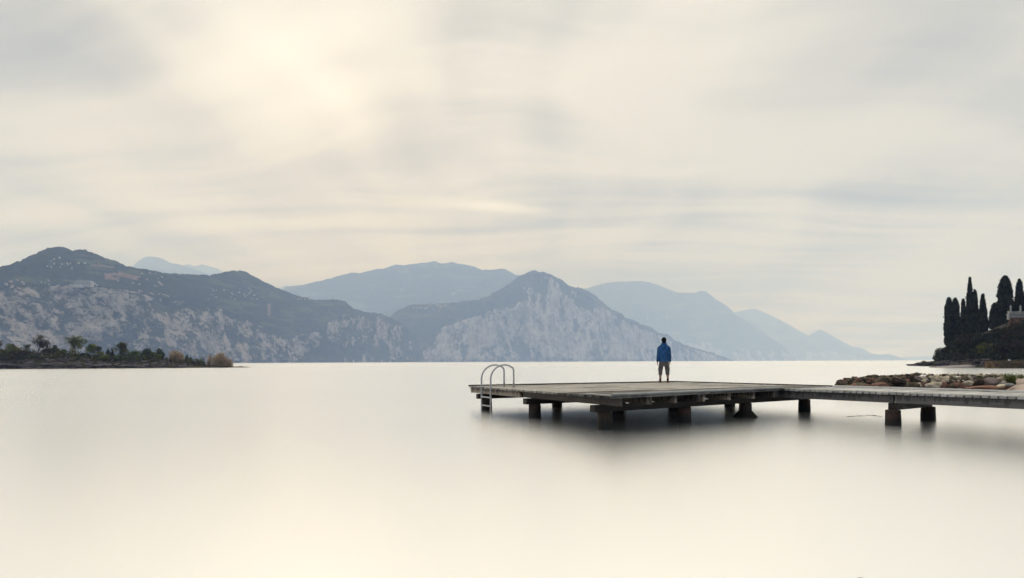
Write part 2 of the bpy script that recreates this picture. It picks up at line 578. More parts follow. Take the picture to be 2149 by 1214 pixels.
M['st_red'] = stone_mat('red_stone', (0.15, 0.075, 0.06), (0.30, 0.165, 0.135), (0.17, 0.14, 0.07), 0.5)
M['st_olive'] = stone_mat('olive_stone', (0.085, 0.068, 0.048), (0.22, 0.18, 0.125), (0.17, 0.16, 0.06), 0.6)
M['st_dark'] = stone_mat('dark_stone', (0.022, 0.017, 0.015), (0.085, 0.062, 0.052), (0.08, 0.07, 0.04), 0.4)
M['st_pale'] = stone_mat('pale_stone', (0.50, 0.40, 0.30), (0.84, 0.75, 0.62), (0.50, 0.42, 0.15), 0.55, 0.22)
M['st_grey'] = stone_mat('grey_stone', (0.13, 0.125, 0.13), (0.30, 0.285, 0.28), (0.36, 0.35, 0.33), 0.4)
M['st_mauve'] = stone_mat('mauve_stone', (0.19, 0.145, 0.14), (0.27, 0.215, 0.205), (0.3, 0.26, 0.25), 0.3, 0.05)
M['st_slab'] = stone_mat('red_slab_stone', (0.36, 0.17, 0.12), (0.46, 0.27, 0.2), (0.4, 0.3, 0.2), 0.3, 0.05)


def leaf_mat(name, a, b_, rnd=0.15, trans=0.0):
    m_, t, p, o = mat(name)
    geo = t.n('ShaderNodeNewGeometry').outputs['Position']
    n = t.noise(geo, 0.9, 4.0, 0.6)
    c = t.mix(t.ss(n, 0.36, 0.64), a, b_)
    t.set(p.inputs['Base Color'], c)
    p.inputs['Roughness'].default_value = 0.8
    p.inputs['Specular IOR Level'].default_value = 0.15
    if trans:
        tr = t.n('ShaderNodeBsdfTranslucent', {'Color': c})
        mx = t.n('ShaderNodeMixShader', {0: trans, 1: p, 2: tr})
        t.t.links.new(mx.outputs[0], o.inputs[0])
    return m_


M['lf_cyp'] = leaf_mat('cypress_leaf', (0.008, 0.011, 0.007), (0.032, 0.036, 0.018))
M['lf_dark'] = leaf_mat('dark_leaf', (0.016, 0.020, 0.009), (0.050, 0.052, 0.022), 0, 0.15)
M['lf_rust'] = leaf_mat('rusty_leaf', (0.026, 0.020, 0.011), (0.066, 0.046, 0.022), 0, 0.15)
M['lf_olive'] = leaf_mat('olive_leaf', (0.055, 0.062, 0.020), (0.15, 0.15, 0.045), 0, 0.4)
M['lf_green'] = leaf_mat('green_leaf', (0.055, 0.082, 0.018), (0.15, 0.19, 0.044), 0, 0.4)
M['lf_lime'] = leaf_mat('yellow_green_leaf', (0.10, 0.125, 0.028), (0.22, 0.235, 0.05), 0, 0.45)
M['lf_conifer'] = leaf_mat('conifer_leaf', (0.018, 0.028, 0.013), (0.055, 0.072, 0.028), 0, 0.2)
M['lf_brown'] = leaf_mat('brown_twig', (0.04, 0.028, 0.022), (0.10, 0.072, 0.052), 0, 0.1)
M['lf_twig'] = leaf_mat('grey_twig', (0.07, 0.065, 0.055), (0.14, 0.13, 0.105), 0, 0.1)
M['lf_purple'] = leaf_mat('purple_twig', (0.03, 0.022, 0.022), (0.06, 0.042, 0.04), 0, 0.1)
M['lf_reed'] = leaf_mat('dry_reed', (0.34, 0.25, 0.17), (0.58, 0.45, 0.32), 0, 0.5)
M['lf_grass'] = leaf_mat('grass_blade', (0.06, 0.09, 0.02), (0.15, 0.18, 0.05), 0, 0.3)
M['bark'] = simple('bark', (0.060, 0.048, 0.042), 0.9, 0.1, 0.4, 3.0, 0.2)
M['bark_pale'] = simple('pale_bark', (0.125, 0.11, 0.10), 0.9, 0.1, 0.4, 3.0, 0.2)
M['wall_house'] = simple('house_render', (0.52, 0.49, 0.45), 0.9, 0.1, 0.08, 0.2, 0.25)
M['wall_pink'] = simple('pink_house_render', (0.46, 0.37, 0.32), 0.9, 0.1, 0.08, 0.2, 0.2)
M['roof'] = simple('house_roof', (0.36, 0.25, 0.205), 0.9, 0.1, 0.15, 0.5, 0.2)
M['roof_grey'] = simple('grey_roof', (0.42, 0.41, 0.40), 0.9, 0.1, 0.15, 0.5, 0.2)
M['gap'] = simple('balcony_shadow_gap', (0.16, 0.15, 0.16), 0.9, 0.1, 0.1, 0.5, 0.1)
M['villa_stone'] = simple('terrace_stone', (0.46, 0.45, 0.44), 0.9, 0.2, 0.2, 3.0, 0.08, 0.02)
M['villa_orange'] = simple('terrace_plaster', (0.20, 0.11, 0.08), 0.9, 0.1, 0.3, 1.0, 0.05)
M['tan_wall'] = simple('tan_retaining_wall', (0.16, 0.105, 0.060), 0.9, 0.1, 0.4, 0.9, 0.05, 0.05)
M['ramp'] = simple('ramp_concrete', (0.34, 0.30, 0.285), 0.85, 0.2, 0.18, 0.8, 0.05, 0.02)
M['white'] = simple('white_stone', (0.7, 0.69, 0.66), 0.8, 0.2, 0.1, 3.0, 0.05)

#@@ STRUCTURE
# ------------------------------------------------------------------ lake
LX, LY0, LY1 = 16000.0, -1500.0, 15600.0
lake = link('lake', mesh('lake', [(-LX, LY0, 0), (LX, LY0, 0), (LX, LY1, 0), (-LX, LY1, 0)], [(0, 1, 2, 3)]), M['water'])
tag(lake, 'pale smooth lake water stretching to the far mountains', 'lake', kind='structure')

# ------------------------------------------------------------------ mountains
MTN = {}


def mountain(key, label, crest, cliff, dist, matl, step=2.0, rows=(34, 40, 8), kc=0.7, ks=1.9, amp=45.0, canopy=3.0, seed=0, crag=2.6,
             fields=(), xs=None):
    x0, x1 = crest[0][0], crest[-1][0]
    px = np.arange(x0, x1 + step * 0.5, step) if xs is None else xs
    cy = interp(crest)(px)
    hcr = np.maximum(hz(px) - cy, 0.4)                     # crest height, photograph pixels
    hcl = np.maximum(np.minimum(hz(px) - interp(cliff)(px), hcr * 0.97), 0.2) if cliff else hcr * 0.3
    D0 = interp(dist)(px)
    Dc = D0 * (1 + kc * hcl / F)
    Dt = Dc * (1 + ks * (hcr - hcl) / F)
    n0, n1, n2 = rows
    H, D, C = [], [], []
    for i in range(n0):
        t = i / n0
        H.append(hcl * t)
        D.append(D0 + (Dc - D0) * t)
        C.append(np.ones_like(px))
    for i in range(n1 + 1):
        t = i / n1
        e = 1 - (1 - t) ** 1.25
        H.append(hcl + (hcr - hcl) * e)
        D.append(Dc + (Dt - Dc) * t)
        C.append(np.full_like(px, 1 - sm(t, 0.0, 0.14)))
    for i in range(1, n2 + 1):
        t = i / n2
        H.append(hcr * (1 - t) - 3 * t)
        D.append(Dt * (1 + t * 1.2 * hcr / F))
        C.append(np.zeros_like(px))
    H, D, C = np.array(H), np.array(D), np.array(C)
    X = (px - CX)[None, :] / F * D
    Z = CAMZ + H / F * D
    nr = len(H)
    t_row = np.arange(nr)[:, None] / nr
    # crags and gullies: pushes along the line from the lake, so the outline keeps its shape
    sc = amp / 45.0
    wx = (fbm(X / (300 * sc) + seed, Z / (300 * sc), 1.5, 3) - 0.5) * 1.2
    rid = fbm(X / (150 * sc) + seed + wx, Z / (460 * sc) + 3 + wx, D / (900 * sc), 6, 0.56, True)
    fine = fbm(X / (46 * sc) + seed, Z / (70 * sc), D / (120 * sc), 4, 0.6)
    gul = fbm(X / (420 * sc) + seed * 2, Z / (900 * sc), 0.5, 4, 0.5, True)
    win = sm(t_row, 0.0, 0.03)
    dis = ((rid - 0.6) * 2.6 * amp + (fine - 0.5) * 1.1 * amp) * (0.35 + 0.65 * C) + (gul - 0.6) * 2.4 * amp * (1 - C)
    kf = 1 - dis * win / D
    X, Y, Zr = X * kf, D * kf, CAMZ + (Z - CAMZ) * kf
    jit = (vnoise(X / (9 * sc), Y / (9 * sc), seed) - 0.5) + 0.7 * (vnoise(X / (23 * sc), Y / (23 * sc), seed + 4) - 0.5)
    Zr = Zr + jit * canopy * 2 * (1 - 0.7 * C) * sm(t_row, 0.05, 0.2)
    Zr[0, :] = -4
    me = grid_mesh('mountain', X, Y, Zr)
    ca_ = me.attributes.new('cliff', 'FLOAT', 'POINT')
    cliff_relief = np.clip(C * (0.80 + crag * (rid - 0.60) + 2.2 * (fine - 0.5)) - 0.70 * sm(t_row / (n0 / nr), 0.72, 1.0) * sm(fbm(X / (160 * sc) + seed, Z / (120 * sc), 2.0, 4, 0.6), 0.42, 0.62) - 0.40 * sm(fbm(X / (520 * sc) + seed, Z / (200 * sc), 7.0, 3, 0.5), 0.45, 0.62), 0, 1)  # pale rock on ridges, dark growth in gullies: relief shading put into the colour
    ca_.data.foreach_set('value', cliff_relief.astype(np.float32).ravel())
    fa = me.attributes.new('field', 'FLOAT', 'POINT')
    PX, PY = proj_arr(X, Y, Zr)
    fv = np.zeros_like(X)
    for (fx0, fx1, fy0, fy1, tilt) in fields:
        yy = PY - tilt * (PX - (fx0 + fx1) / 2)
        fv = np.maximum(fv, sm(PX, fx0, fx0 + 4) * (1 - sm(PX, fx1 - 4, fx1)) * sm(yy, fy0, fy0 + 2) * (1 - sm(yy, fy1 - 2, fy1)))
    fa.data.foreach_set('value', fv.astype(np.float32).ravel())
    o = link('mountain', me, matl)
    tag(o, label, 'mountain', kind='structure')
    last = n0 + n1 + 1
    MTN[key] = (X[:last], Y[:last], Zr[:last], PX[:last], PY[:last])
    return o


def proj_arr(X, Y, Z):
    u, v = X / Y * F, (CAMZ - Z) / Y * F
    c, s = math.cos(ROLL), -math.sin(ROLL)
    return u * c - v * s + CX, v * c + u * s + HY


def on_mountain(key, x, y):
    X, Y, Z, PX, PY = MTN[key]
    dd = (PX - x) ** 2 + ((PY - y) * 1.5) ** 2
    k = np.unravel_index(np.argmin(dd), dd.shape)
    return Vector((X[k], Y[k], Z[k]))


mountain('A', 'green shouldered mountain with pale grey cliffs above the left shore',
         [(-420, 640), (-300, 612), (-160, 590), (-60, 575), (0, 562), (40, 549), (62, 538), (85, 528), (105, 521), (125, 519.5), (142, 522), (155, 527),
          (165, 524), (180, 525), (200, 532), (222, 542), (240, 547), (262, 557), (278, 562), (300, 564), (330, 570), (355, 575), (400, 577),
          (440, 578), (465, 573), (485, 569), (505, 568), (520, 572), (538, 582), (550, 590), (570, 599), (590, 608), (625, 621), (665, 630),
          (690, 629), (710, 629), (725, 634), (742, 648), (765, 655), (800, 658), (822, 668), (845, 680), (858, 692), (872, 708), (882, 730), (892, 758)],
         [(-420, 690), (-200, 640), (0, 604), (60, 606), (120, 602), (200, 607), (260, 613), (300, 622), (340, 632), (400, 636), (440, 645), (480, 655),
          (510, 672), (560, 690), (600, 700), (640, 694), (680, 690), (700, 672), (722, 660), (760, 662), (800, 665), (830, 676), (850, 690), (870, 715), (892, 758.5)],
         [(-420, 1300), (0, 1480), (300, 1900), (500, 2450), (700, 3250), (892, 4300)], M['mtn'], step=1.6, rows=(44, 46, 8), seed=2.0, amp=42, crag=3.2,
         fields=[(217, 252, 573, 588, 0.06), (246, 292, 574, 585, 0.25), (190, 240, 556, 561, 0.1), (560, 570, 636, 664, 0)])
mountain('M', 'broad pale limestone cliff mountain rising behind the standing person',
         [(790, 690), (815, 668), (838, 650), (860, 641), (890, 638), (930, 637), (965, 634), (1000, 630), (1025, 622), (1045, 611), (1062, 600), (1080, 588), (1096, 577),
          (1110, 571), (1122, 569), (1140, 571), (1155, 575), (1168, 582), (1182, 589), (1192, 599), (1205, 604), (1220, 605), (1236, 611),
          (1249, 621), (1270, 638), (1285, 650), (1296, 654.5), (1306, 659), (1312, 666), (1330, 671.5), (1345, 681), (1358, 683.5), (1370, 689), (1378, 697), (1400, 702), (1420, 716), (1440, 725),
          (1480, 737), (1515, 748), (1540, 757)],
         [(790, 745), (850, 742), (885, 735), (905, 715), (930, 692), (970, 676), (1010, 664), (1050, 642), (1090, 615), (1108, 590), (1120, 578), (1150, 580), (1190, 605),
          (1220, 618), (1250, 634), (1300, 668), (1350, 690), (1400, 712), (1450, 732), (1515, 752), (1540, 757.5)],
         [(790, 4300), (1000, 4700), (1250, 5400), (1540, 6600)], M['mtn_mid'], step=1.6, rows=(64, 30, 8), kc=0.75, amp=70, canopy=7, seed=11.0, crag=3.6)
mountain('C', 'long hazy wooded ridge behind the cliffs',
         [(560, 640), (585, 612), (600, 602), (625, 600), (650, 595), (675, 589), (700, 583), (735, 573.5), (760, 573), (785, 566), (808, 564), (830, 555.5), (850, 556.5), (880, 553),
          (900, 551), (912, 548), (928, 553.5), (947, 550.5), (965, 554), (985, 557), (1000, 561), (1012, 567), (1035, 566.5), (1058, 564), (1072, 571), (1084, 578), (1100, 577), (1130, 590), (1200, 640)],
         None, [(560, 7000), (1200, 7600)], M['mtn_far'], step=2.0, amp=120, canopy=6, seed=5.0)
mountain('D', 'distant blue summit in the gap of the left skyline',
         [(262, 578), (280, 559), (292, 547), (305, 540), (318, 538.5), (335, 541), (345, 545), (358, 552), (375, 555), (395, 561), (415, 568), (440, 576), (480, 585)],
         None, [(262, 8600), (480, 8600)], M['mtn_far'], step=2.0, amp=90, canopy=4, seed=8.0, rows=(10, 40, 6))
mountain('E', 'faint pale jagged peaks on the far left skyline',
         [(350, 575), (380, 561), (390, 556), (397, 554.5), (408, 559), (418, 558), (424, 555), (440, 559.5), (452, 562), (460, 565), (470, 573), (520, 590), (560, 610),
          (585, 605), (600, 601.5), (615, 601), (630, 600), (680, 610)],
         None, [(350, 12000), (680, 12000)], M['mtn_far'], step=2.0, amp=90, canopy=6, seed=18.0, rows=(10, 36, 6))
mountain('F', 'hazy grey blue mountain falling to a point in the lake, right of the cliffs',
         [(1150, 640), (1195, 614), (1230, 606), (1262, 597), (1280, 593), (1300, 592), (1325, 591), (1342, 590), (1360, 592.5), (1382, 599), (1400, 606), (1420, 614), (1450, 615), (1458, 615.5), (1470, 611),
          (1482, 612), (1490, 618), (1502, 628), (1516, 636), (1527, 644), (1538, 653), (1545, 664), (1560, 671), (1575, 681), (1590, 690), (1602, 698), (1608, 707), (1625, 715), (1642, 724), (1652, 736),
          (1660, 748), (1672, 756.5)],
         [(1150, 745), (1380, 735), (1450, 715), (1500, 728), (1560, 738), (1600, 740), (1640, 735), (1655, 745), (1672, 757)],
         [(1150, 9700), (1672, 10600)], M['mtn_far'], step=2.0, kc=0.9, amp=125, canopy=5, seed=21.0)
mountain('G', 'pale shoulder just behind the hazy point',
         [(1500, 660), (1530, 655), (1548, 662), (1565, 674), (1578, 675.5), (1590, 684), (1600, 694), (1612, 705), (1640, 728), (1665, 757)],
         None, [(1500, 12000), (1665, 12000)], M['mtn_far'], step=2.0, amp=90, canopy=5, seed=31.0, rows=(10, 30, 6))
mountain('H', 'very faint far ridge sloping down to the right',
         [(1480, 690), (1520, 664), (1545, 655), (1570, 650), (1585, 648.5), (1600, 654), (1630, 668), (1660, 684), (1685, 699), (1705, 708), (1740, 726), (1780, 757)],
         None, [(1480, 14000), (1780, 14000)], M['mtn_far'], step=2.0, amp=90, canopy=5, seed=41.0, rows=(10, 30, 6))
mountain('I', 'pale blue far hill with a small pointed summit beside the headland',
         [(1570, 740), (1620, 722), (1660, 713), (1690, 708), (1700, 704), (1712, 696), (1721, 692), (1732, 697), (1745, 704), (1765, 715), (1788, 728), (1805, 730.5), (1815, 734), (1828, 742), (1845, 745), (1865, 743.5), (1880, 748),
          (1895, 754), (1910, 756.6)],
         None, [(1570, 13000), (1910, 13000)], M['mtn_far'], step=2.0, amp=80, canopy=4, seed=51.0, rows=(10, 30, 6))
mountain('J', 'faintest low shore line at the far end of the lake',
         [(1840, 756.5), (1880, 751.5), (1930, 749), (1990, 747), (2060, 744), (2149, 742), (2300, 735)],
         None, [(1840, 15000), (2300, 15000)], M['mtn_far'], step=4.0, amp=60, canopy=3, seed=61.0, rows=(6, 14, 4))


# ------------------------------------------------------------------ island on the left
def depth_profile(px, D0):
    return D0


isl_top = interp([(-200, 738), (0, 745), (60, 746), (125, 748), (150, 750), (190, 753), (230, 756), (260, 758), (300, 757), (345, 757.5), (380, 762), (420, 765), (480, 768.3), (492, 770), (505, 769.4), (523, 771)])
isl_wl = interp([(-200, 777), (0, 775), (260, 773.5), (523, 771.6)])


def isl_D0(px):
    return CAMZ * F / (isl_wl(px) - hz(px))


def isl_z(px, dd):
    D = isl_D0(px)
    zt = np.maximum(CAMZ - (isl_top(px) - hz(px)) * (D + 3) / F, 0.10)
    zz = zt * (0.34 * sm(dd, 0, 0.7) + 0.66 * sm(dd, 0.7, 5.5)) * (1 - sm(dd, 16, 28))
    return zz * sm(px, 545, 515)


def island():
    px = np.arange(-200, 524, 1.5)
    dd = np.concatenate([np.linspace(-0.6, 6, 26), np.linspace(6.5, 30, 18)])
    PXg, DD = np.meshgrid(px, dd)
    D0 = isl_D0(PXg)
    Y = D0 + DD
    X = (PXg - CX) / F * Y
    Z = isl_z(PXg, DD)
    n = fbm(X / 2.6, Y / 2.0, Z / 0.9, 5, 0.6, True) - 0.55
    led = (vnoise(X / 6, Z * 2.6, Y / 9) - 0.5)
    amp_ = np.clip(Z * 0.35, 0.0, 0.8) * (1 - 0.6 * sm(DD, 6, 12))
    Y = Y - (n * 2.4 + led * 1.4) * np.clip(Z, 0, 1) * (1 - sm(DD, 5, 9))
    Z = Z + n * amp_ + (fbm(X / 0.9, Y / 0.9, 3, 3) - 0.5) * 0.35 * np.clip(Z, 0, 1) - 0.04
    Z[0, :] = -0.8
    Z[-1, :] = -0.8
    o = link('island', grid_mesh('island', X, Y, Z, False), M['island'])
    tag(o, 'low rocky island with shrubs on the left', 'island', kind='structure')
    return o


isl = island()


# ------------------------------------------------------------------ headland on the right
hd_ground = interp([(1905, 768.4), (1935, 764), (1960, 760), (1978, 740), (2000, 718), (2030, 706), (2060, 700), (2100, 684), (2149, 664), (2250, 640), (2500, 640)])
hd_wl = interp([(1905, 768.3), (1960, 769.2), (2000, 771), (2085, 773), (2149, 773.5), (2500, 776)])


def hd_D0(px):
    return CAMZ * F / (hd_wl(px) - hz(px))


def hd_z(px, dd):
    D = hd_D0(px)
    shelf = np.interp(px, [1905, 1935, 1960, 2000, 2500], [0.05, 0.75, 1.25, 1.5, 1.7])
    top = np.maximum(CAMZ - (hd_ground(px) - hz(px)) * (D + 20) / F, shelf)
    return shelf * sm(dd, -0.3, 4.0) + (top - shelf) * sm(dd, 5, 21) * (1 - 0.5 * sm(dd, 40, 70)) - (shelf + 1) * sm(dd, 46, 60) * (1 - sm(px, 1960, 2020))


def headland():
    px = np.arange(1905, 2500, 1.6)
    dd = np.concatenate([np.linspace(-0.5, 6, 24), np.linspace(6.6, 70, 34)])
    PXg, DD = np.meshgrid(px, dd)
    Y = hd_D0(PXg) + DD
    X = (PXg - CX) / F * Y
    Z = hd_z(PXg, DD)
    n = fbm(X / 2.2, Y / 2.0, Z / 0.9, 5, 0.6, True) - 0.55
    Y = Y - n * 1.8 * np.clip(Z, 0, 1) * (1 - sm(DD, 5, 9))
    Z = Z + n * np.clip(Z * 0.4, 0, 0.6) - 0.03
    Z[0, :] = -0.8
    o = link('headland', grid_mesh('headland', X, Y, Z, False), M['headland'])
    tag(o, 'dark wooded headland on the right with a rocky tip', 'headland', kind='structure')
    return o


hdl = headland()


# ------------------------------------------------------------------ beach at the right edge
def beach_z(X, Y):
    edge = 0.742 * Y + 0.3
    z = np.interp(Y, [20.2, 21.0, 22.5, 25, 27.5, 29.5, 32, 36, 44], [-0.3, -0.02, 0.32, 0.5, 0.68, 0.80, 0.72, 0.4, -0.4])
    return (z + 0.35) * sm(X - edge, -0.6, 2.4) - 0.35


def beach():
    xs, ys = np.arange(13.5, 60, 0.22), np.arange(20.0, 44, 0.22)
    X, Y = np.meshgrid(xs, ys)
    Z = beach_z(X, Y)
    Z = Z + (fbm(X / 0.8, Y / 0.8, 1, 4, 0.6) - 0.5) * 0.14 * np.clip(Z * 3, 0, 1) + (fbm(X / 3, Y / 3, 5, 3) - 0.5) * 0.2 * np.clip(Z, 0, 1)
    o = link('beach', grid_mesh('beach', X, Y, Z), M['sand'])
    tag(o, 'pinkish sand and gravel beach at the right edge', 'beach', kind='structure')


beach()

#@@ HAZE
HZ = [(-17000, -1700, -5.0), (17000, 16000, 2150)]
v_, f_ = box_data(*HZ)
hm = bpy.data.materials.new('haze_air')
hm.use_nodes = True
ht = NT(hm.node_tree)
for nd in list(ht.t.nodes):
    ht.t.nodes.remove(nd)
pv = ht.n('ShaderNodeVolumePrincipled', {'Color': (0.46, 0.62, 1.0), 'Absorption Color': (1.0, 1.0, 1.0), 'Density': 1.82e-4, 'Anisotropy': 0.3})
ho = ht.n('ShaderNodeOutputMaterial')
ht.t.links.new(pv.outputs[0], ho.inputs['Volume'])
haze = link('haze', mesh('haze', v_, f_), hm)
tag(haze, 'pale blue haze lying over the lake and mountains', 'haze', kind='stuff')
#@@ OBJECTS
rnd = random.Random(11)

# ------------------------------------------------------------------ jetty
VAN = 8.0           # the old deck sags a little outwards (0.35 degrees)
DA = 0.69


def deck(x, y):
    dx, dy = x - CX, y - HY
    c, s_ = math.cos(ROLL), -math.sin(ROLL)
    D = F * DA / (dy * c - dx * s_ - VAN)
    return P(x, y, D)


cL, cN, cI, cB = deck(983, 810.8), deck(1285, 833), deck(1646, 817), deck(1415, 802.2)
cFE, cNE = deck(2149, 824.5), deck(2149, 834.5)


def isect(a, b_, c, d_):
    r_, s_ = b_ - a, d_ - c
    k = ((c.x - a.x) * s_.y - (c.y - a.y) * s_.x) / (r_.x * s_.y - r_.y * s_.x)
    return a + r_ * k


cR = isect(cN, cI, cB, cFE)
UP = Vector((0, 0, 1))


def dp(s_, t, dz=0.0):
    """platform point: s from the ladder side (0) to the walkway side (1), t from the lake side (0) to the near side (1)"""
    a = cL.lerp(cB, s_)
    b_ = cN.lerp(cR, s_)
    return a.lerp(b_, t) + UP * dz


def hexa(name, a0, a1, b0, b1, z0, z1, m_, parent):
    """timber between the quad a0 a1 b1 b0 (a0->b0 the long way); local X runs along it"""
    c = (a0 + a1 + b0 + b1) / 4 + UP * ((z0 + z1) / 2)
    X = ((b0 + b1) - (a0 + a1)).normalized()
    Yv = UP.cross(X).normalized()
    Zv = X.cross(Yv)
    R = Matrix((X, Yv, Zv)).transposed().to_4x4()
    mw = Matrix.Translation(c) @ R
    inv = mw.inverted()
    vs = []
    for dz_ in (z0, z1):
        for q_ in (a0, b0, b1, a1):
            vs.append(inv @ (q_ + UP * dz_))
    fs = [(0, 3, 2, 1), (4, 5, 6, 7), (0, 1, 5, 4), (1, 2, 6, 5), (2, 3, 7, 6), (3, 0, 4, 7)]
    # keep outward normals whatever the corner order
    if (vs[1] - vs[0]).cross(vs[3] - vs[0]).z < 0:
        fs = [tuple(reversed(x)) for x in fs]
    o = bpy.data.objects.new(name, mesh(name, vs, fs))
    COL.objects.link(o)
    o.data.materials.append(m_)
    o.parent = parent
    o.matrix_parent_inverse = parent.matrix_world.inverted()
    o.matrix_world = mw
    return o


def beam(name, p, q_, wd, z0, z1, m_, parent):
    dv = (q_ - p)
    sd_ = UP.cross(dv).normalized() * (wd / 2)
    return hexa(name, p - sd_, p + sd_, q_ - sd_, q_ + sd_, z0, z1, m_, parent)


jet = empty('jetty', (cN.x, cN.y, 0))
tag(jet, 'weathered wooden bathing jetty with a square platform and walkway on dark piles', 'jetty')
LEN_T = ((cN - cL).length + (cR - cB).length) / 2
NP = round((cN - cL).length / 0.155)
PT = 0.045
for i in range(NP):
    t0, t1 = i / NP, (i + 1) / NP - 0.009 / 8.2
    js = [0.0, 0.36 + 0.28 * rnd.choice((0, 0.5, 1.0)), 1.0]
    for k in range(2):
        s0, s1 = js[k], js[k + 1]
        if k == 0:
            s0 += rnd.uniform(-0.004, 0.003)
        else:
            s0 += 0.0012
        zz = rnd.uniform(-0.003, 0.003)
        hexa('plank', dp(s0, t0), dp(s0, t1), dp(s1, t0), dp(s1, t1), -PT + zz, zz, M['deck_grimy' if i >= NP - 15 + 3 * k else 'deck'], jet)
# walkway boards lie across it
wdir_n, wdir_f = (cNE - cI), (cFE - cR)
wl = wdir_n.length
EXT = 2.1
NW = int(wl * EXT / 0.158)
for i in range(NW):
    k0, k1 = i * 0.158 / wl + 0.002, ((i + 1) * 0.158 - rnd.uniform(0.022, 0.034)) / wl
    ov = rnd.uniform(-0.015, 0.03)
    f0 = wdir_n.length / wdir_f.length
    zz = rnd.uniform(-0.004, 0.004)
    na0, na1 = cI + wdir_n * k0, cI + wdir_n * k1
    fa0, fa1 = cR + wdir_f.normalized() * (k0 * wl), cR + wdir_f.normalized() * (k1 * wl)
    n0 = (na0 - fa0).normalized() * ov
    hexa('plank', na0 + n0, na1 + n0, fa0, fa1, -PT + zz, zz, M['walk'], jet)
vN = (cN - cL).normalized()
uN = (cI - cN).normalized()
JZ0, JZ1 = -PT - 0.17, -PT - 0.004
# joists under the platform, their ends showing on the near side
t_split = 0.44


def s_at(x):
    best = min(range(1001), key=lambda i: abs(proj(dp(i / 1000, 1.0))[0] - x))
    return best / 1000


s_first = 0.014
beam('joist', dp(s_first, -0.002), dp(s_first, t_split), 0.07, JZ0, JZ1, M['joist'], jet)
beam('joist', dp(s_first + 0.006, t_split + 0.012), dp(s_first + 0.006, 1.0) + vN * 0.10, 0.07, JZ0, JZ1, M['joist_dark'], jet)
for x in (1363, 1415, 1464, 1474, 1528, 1579, 1622, 1628, 1656):
    s_ = s_at(x)
    beam('joist', dp(s_, 0.0), dp(s_, 1.0) + vN * (0.055 if x != 1656 else 0.0), 0.06, JZ0, JZ1, M['joist' if x in (1363, 1415, 1474, 1528, 1579) else 'joist_dark'], jet)
for s_ in (0.95,):
    beam('joist', dp(s_, 0.0), dp(s_, 1.0), 0.06, JZ0, JZ1, M['joist_dark'], jet)


def t_at(x, s_=0.0):
    return min(range(1001), key=lambda i: abs(proj(dp(s_, i / 1000))[0] - x)) / 1000


def s_row(x, t):
    return min(range(1001), key=lambda i: abs(proj(dp(i / 1000, t))[0] - x)) / 1000


CZ0, CZ1 = JZ0 - 0.16, JZ0 - 0.003
PILE_SEG = 20


def pile(base, ztop, rad, flare=False, seed=0):
    """base: point on the water plane; crusted, slightly uneven round post"""
    rr = random.Random(seed)
    zs = [-1.6, -0.5, -0.1, 0.1, 0.25, ztop - 0.09, ztop - 0.02, ztop]
    rs = [rad * k for k in (1.02, 1.0, 1.05, 1.03, 1.0, 0.98, 1.0, 0.9)]
    vs, fs = [], []
    for i, (z, r_) in enumerate(zip(zs, rs)):
        for k in range(PILE_SEG):
            a = 2 * PI * k / PILE_SEG
            rk = r_ * (1 + rr.uniform(-0.03, 0.03))
            vs.append((rk * math.cos(a), rk * math.sin(a), z))
    for i in range(len(zs) - 1):
        for k in range(PILE_SEG):
            a, b_ = i * PILE_SEG + k, i * PILE_SEG + (k + 1) % PILE_SEG
            fs.append((a, b_, b_ + PILE_SEG, a + PILE_SEG))
    fs.append(tuple(range((len(zs) - 1) * PILE_SEG, len(zs) * PILE_SEG)))
    o = link('pile', mesh('pile', vs, fs, True), M['pile'], jet)
    o.matrix_world = Matrix.Translation(Vector((base.x, base.y, 0)))
    if flare:
        v1, f1 = loft_data([(0, 0, -0.6, rad * 3.0, rad * 3.0), (0, 0, -0.02, rad * 2.05, rad * 2.05), (0, 0, 0.16, rad * 1.12, rad * 1.12), (0, 0, 0.20, rad * 0.9, rad * 0.9)], PILE_SEG)
        c = link('pile_foot', mesh('pile_foot', v1, f1), M['pile'], o)
        c.matrix_world = o.matrix_world.copy()
    return o


rows = [(1008, [1021, 1169, 1303, 1421]), (1108, [1122, 1297, 1414, 1531]), (1251, [1269, 1436, 1564, 1688])]
for xc, piles in rows:
    t = t_at(xc, 0.0)
    a = dp(-0.012, t)
    bb = dp(0.985 if xc != 1251 else s_row(1704, t), t)
    ztop = 0
    beam('cap_beam', a, bb, 0.17, CZ0, CZ1, M['cap'], jet)
    for k, x in enumerate(piles):
        s_ = s_row(x, t)
        b0 = dp(s_, t)
        pile(b0, b0.z + CZ0 - 0.004, 0.17, flare=(x == 1564), seed=x)
# bearer closing the near side
# walkway bearers and trestle
wu = (cR - cI).normalized()
wn = wdir_n.normalized()


def wp(k, c):
    """walkway point: k metres from the platform, c metres in from its near edge"""
    return cI + wn * k + wu * c


for c, m_ in ((0.10, 'grey_beam'), (0.92, 'joist_dark'), (1.72, 'joist_dark')):
    kk = (wp(0, c).x, )
    # find the joint above the trestle
    kj = min(range(1, 400), key=lambda i: abs(proj(wp(i / 50, 0.1))[0] - 1878)) / 50
    beam('joist', wp(-0.35, c), wp(kj - 0.02, c), 0.08, JZ0 - 0.03, JZ1, M[m_], jet)
    beam('joist', wp(kj + 0.03, c), wp(wl * EXT, c), 0.08, JZ0 - 0.03, JZ1, M[m_], jet)
beam('cap_beam', wp(kj, -0.02), wp(kj, 1.95), 0.20, CZ0 - 0.03, CZ1 - 0.03, M['cap'], jet)
for xx, c0 in ((1870, 0.22), (1948, 1.5)):
    c = min(range(0, 220), key=lambda i: abs(proj(wp(kj, i / 100))[0] - xx)) / 100
    b0 = wp(kj, c)
    pile(b0, b0.z + CZ0 - 0.034, 0.165, seed=xx)
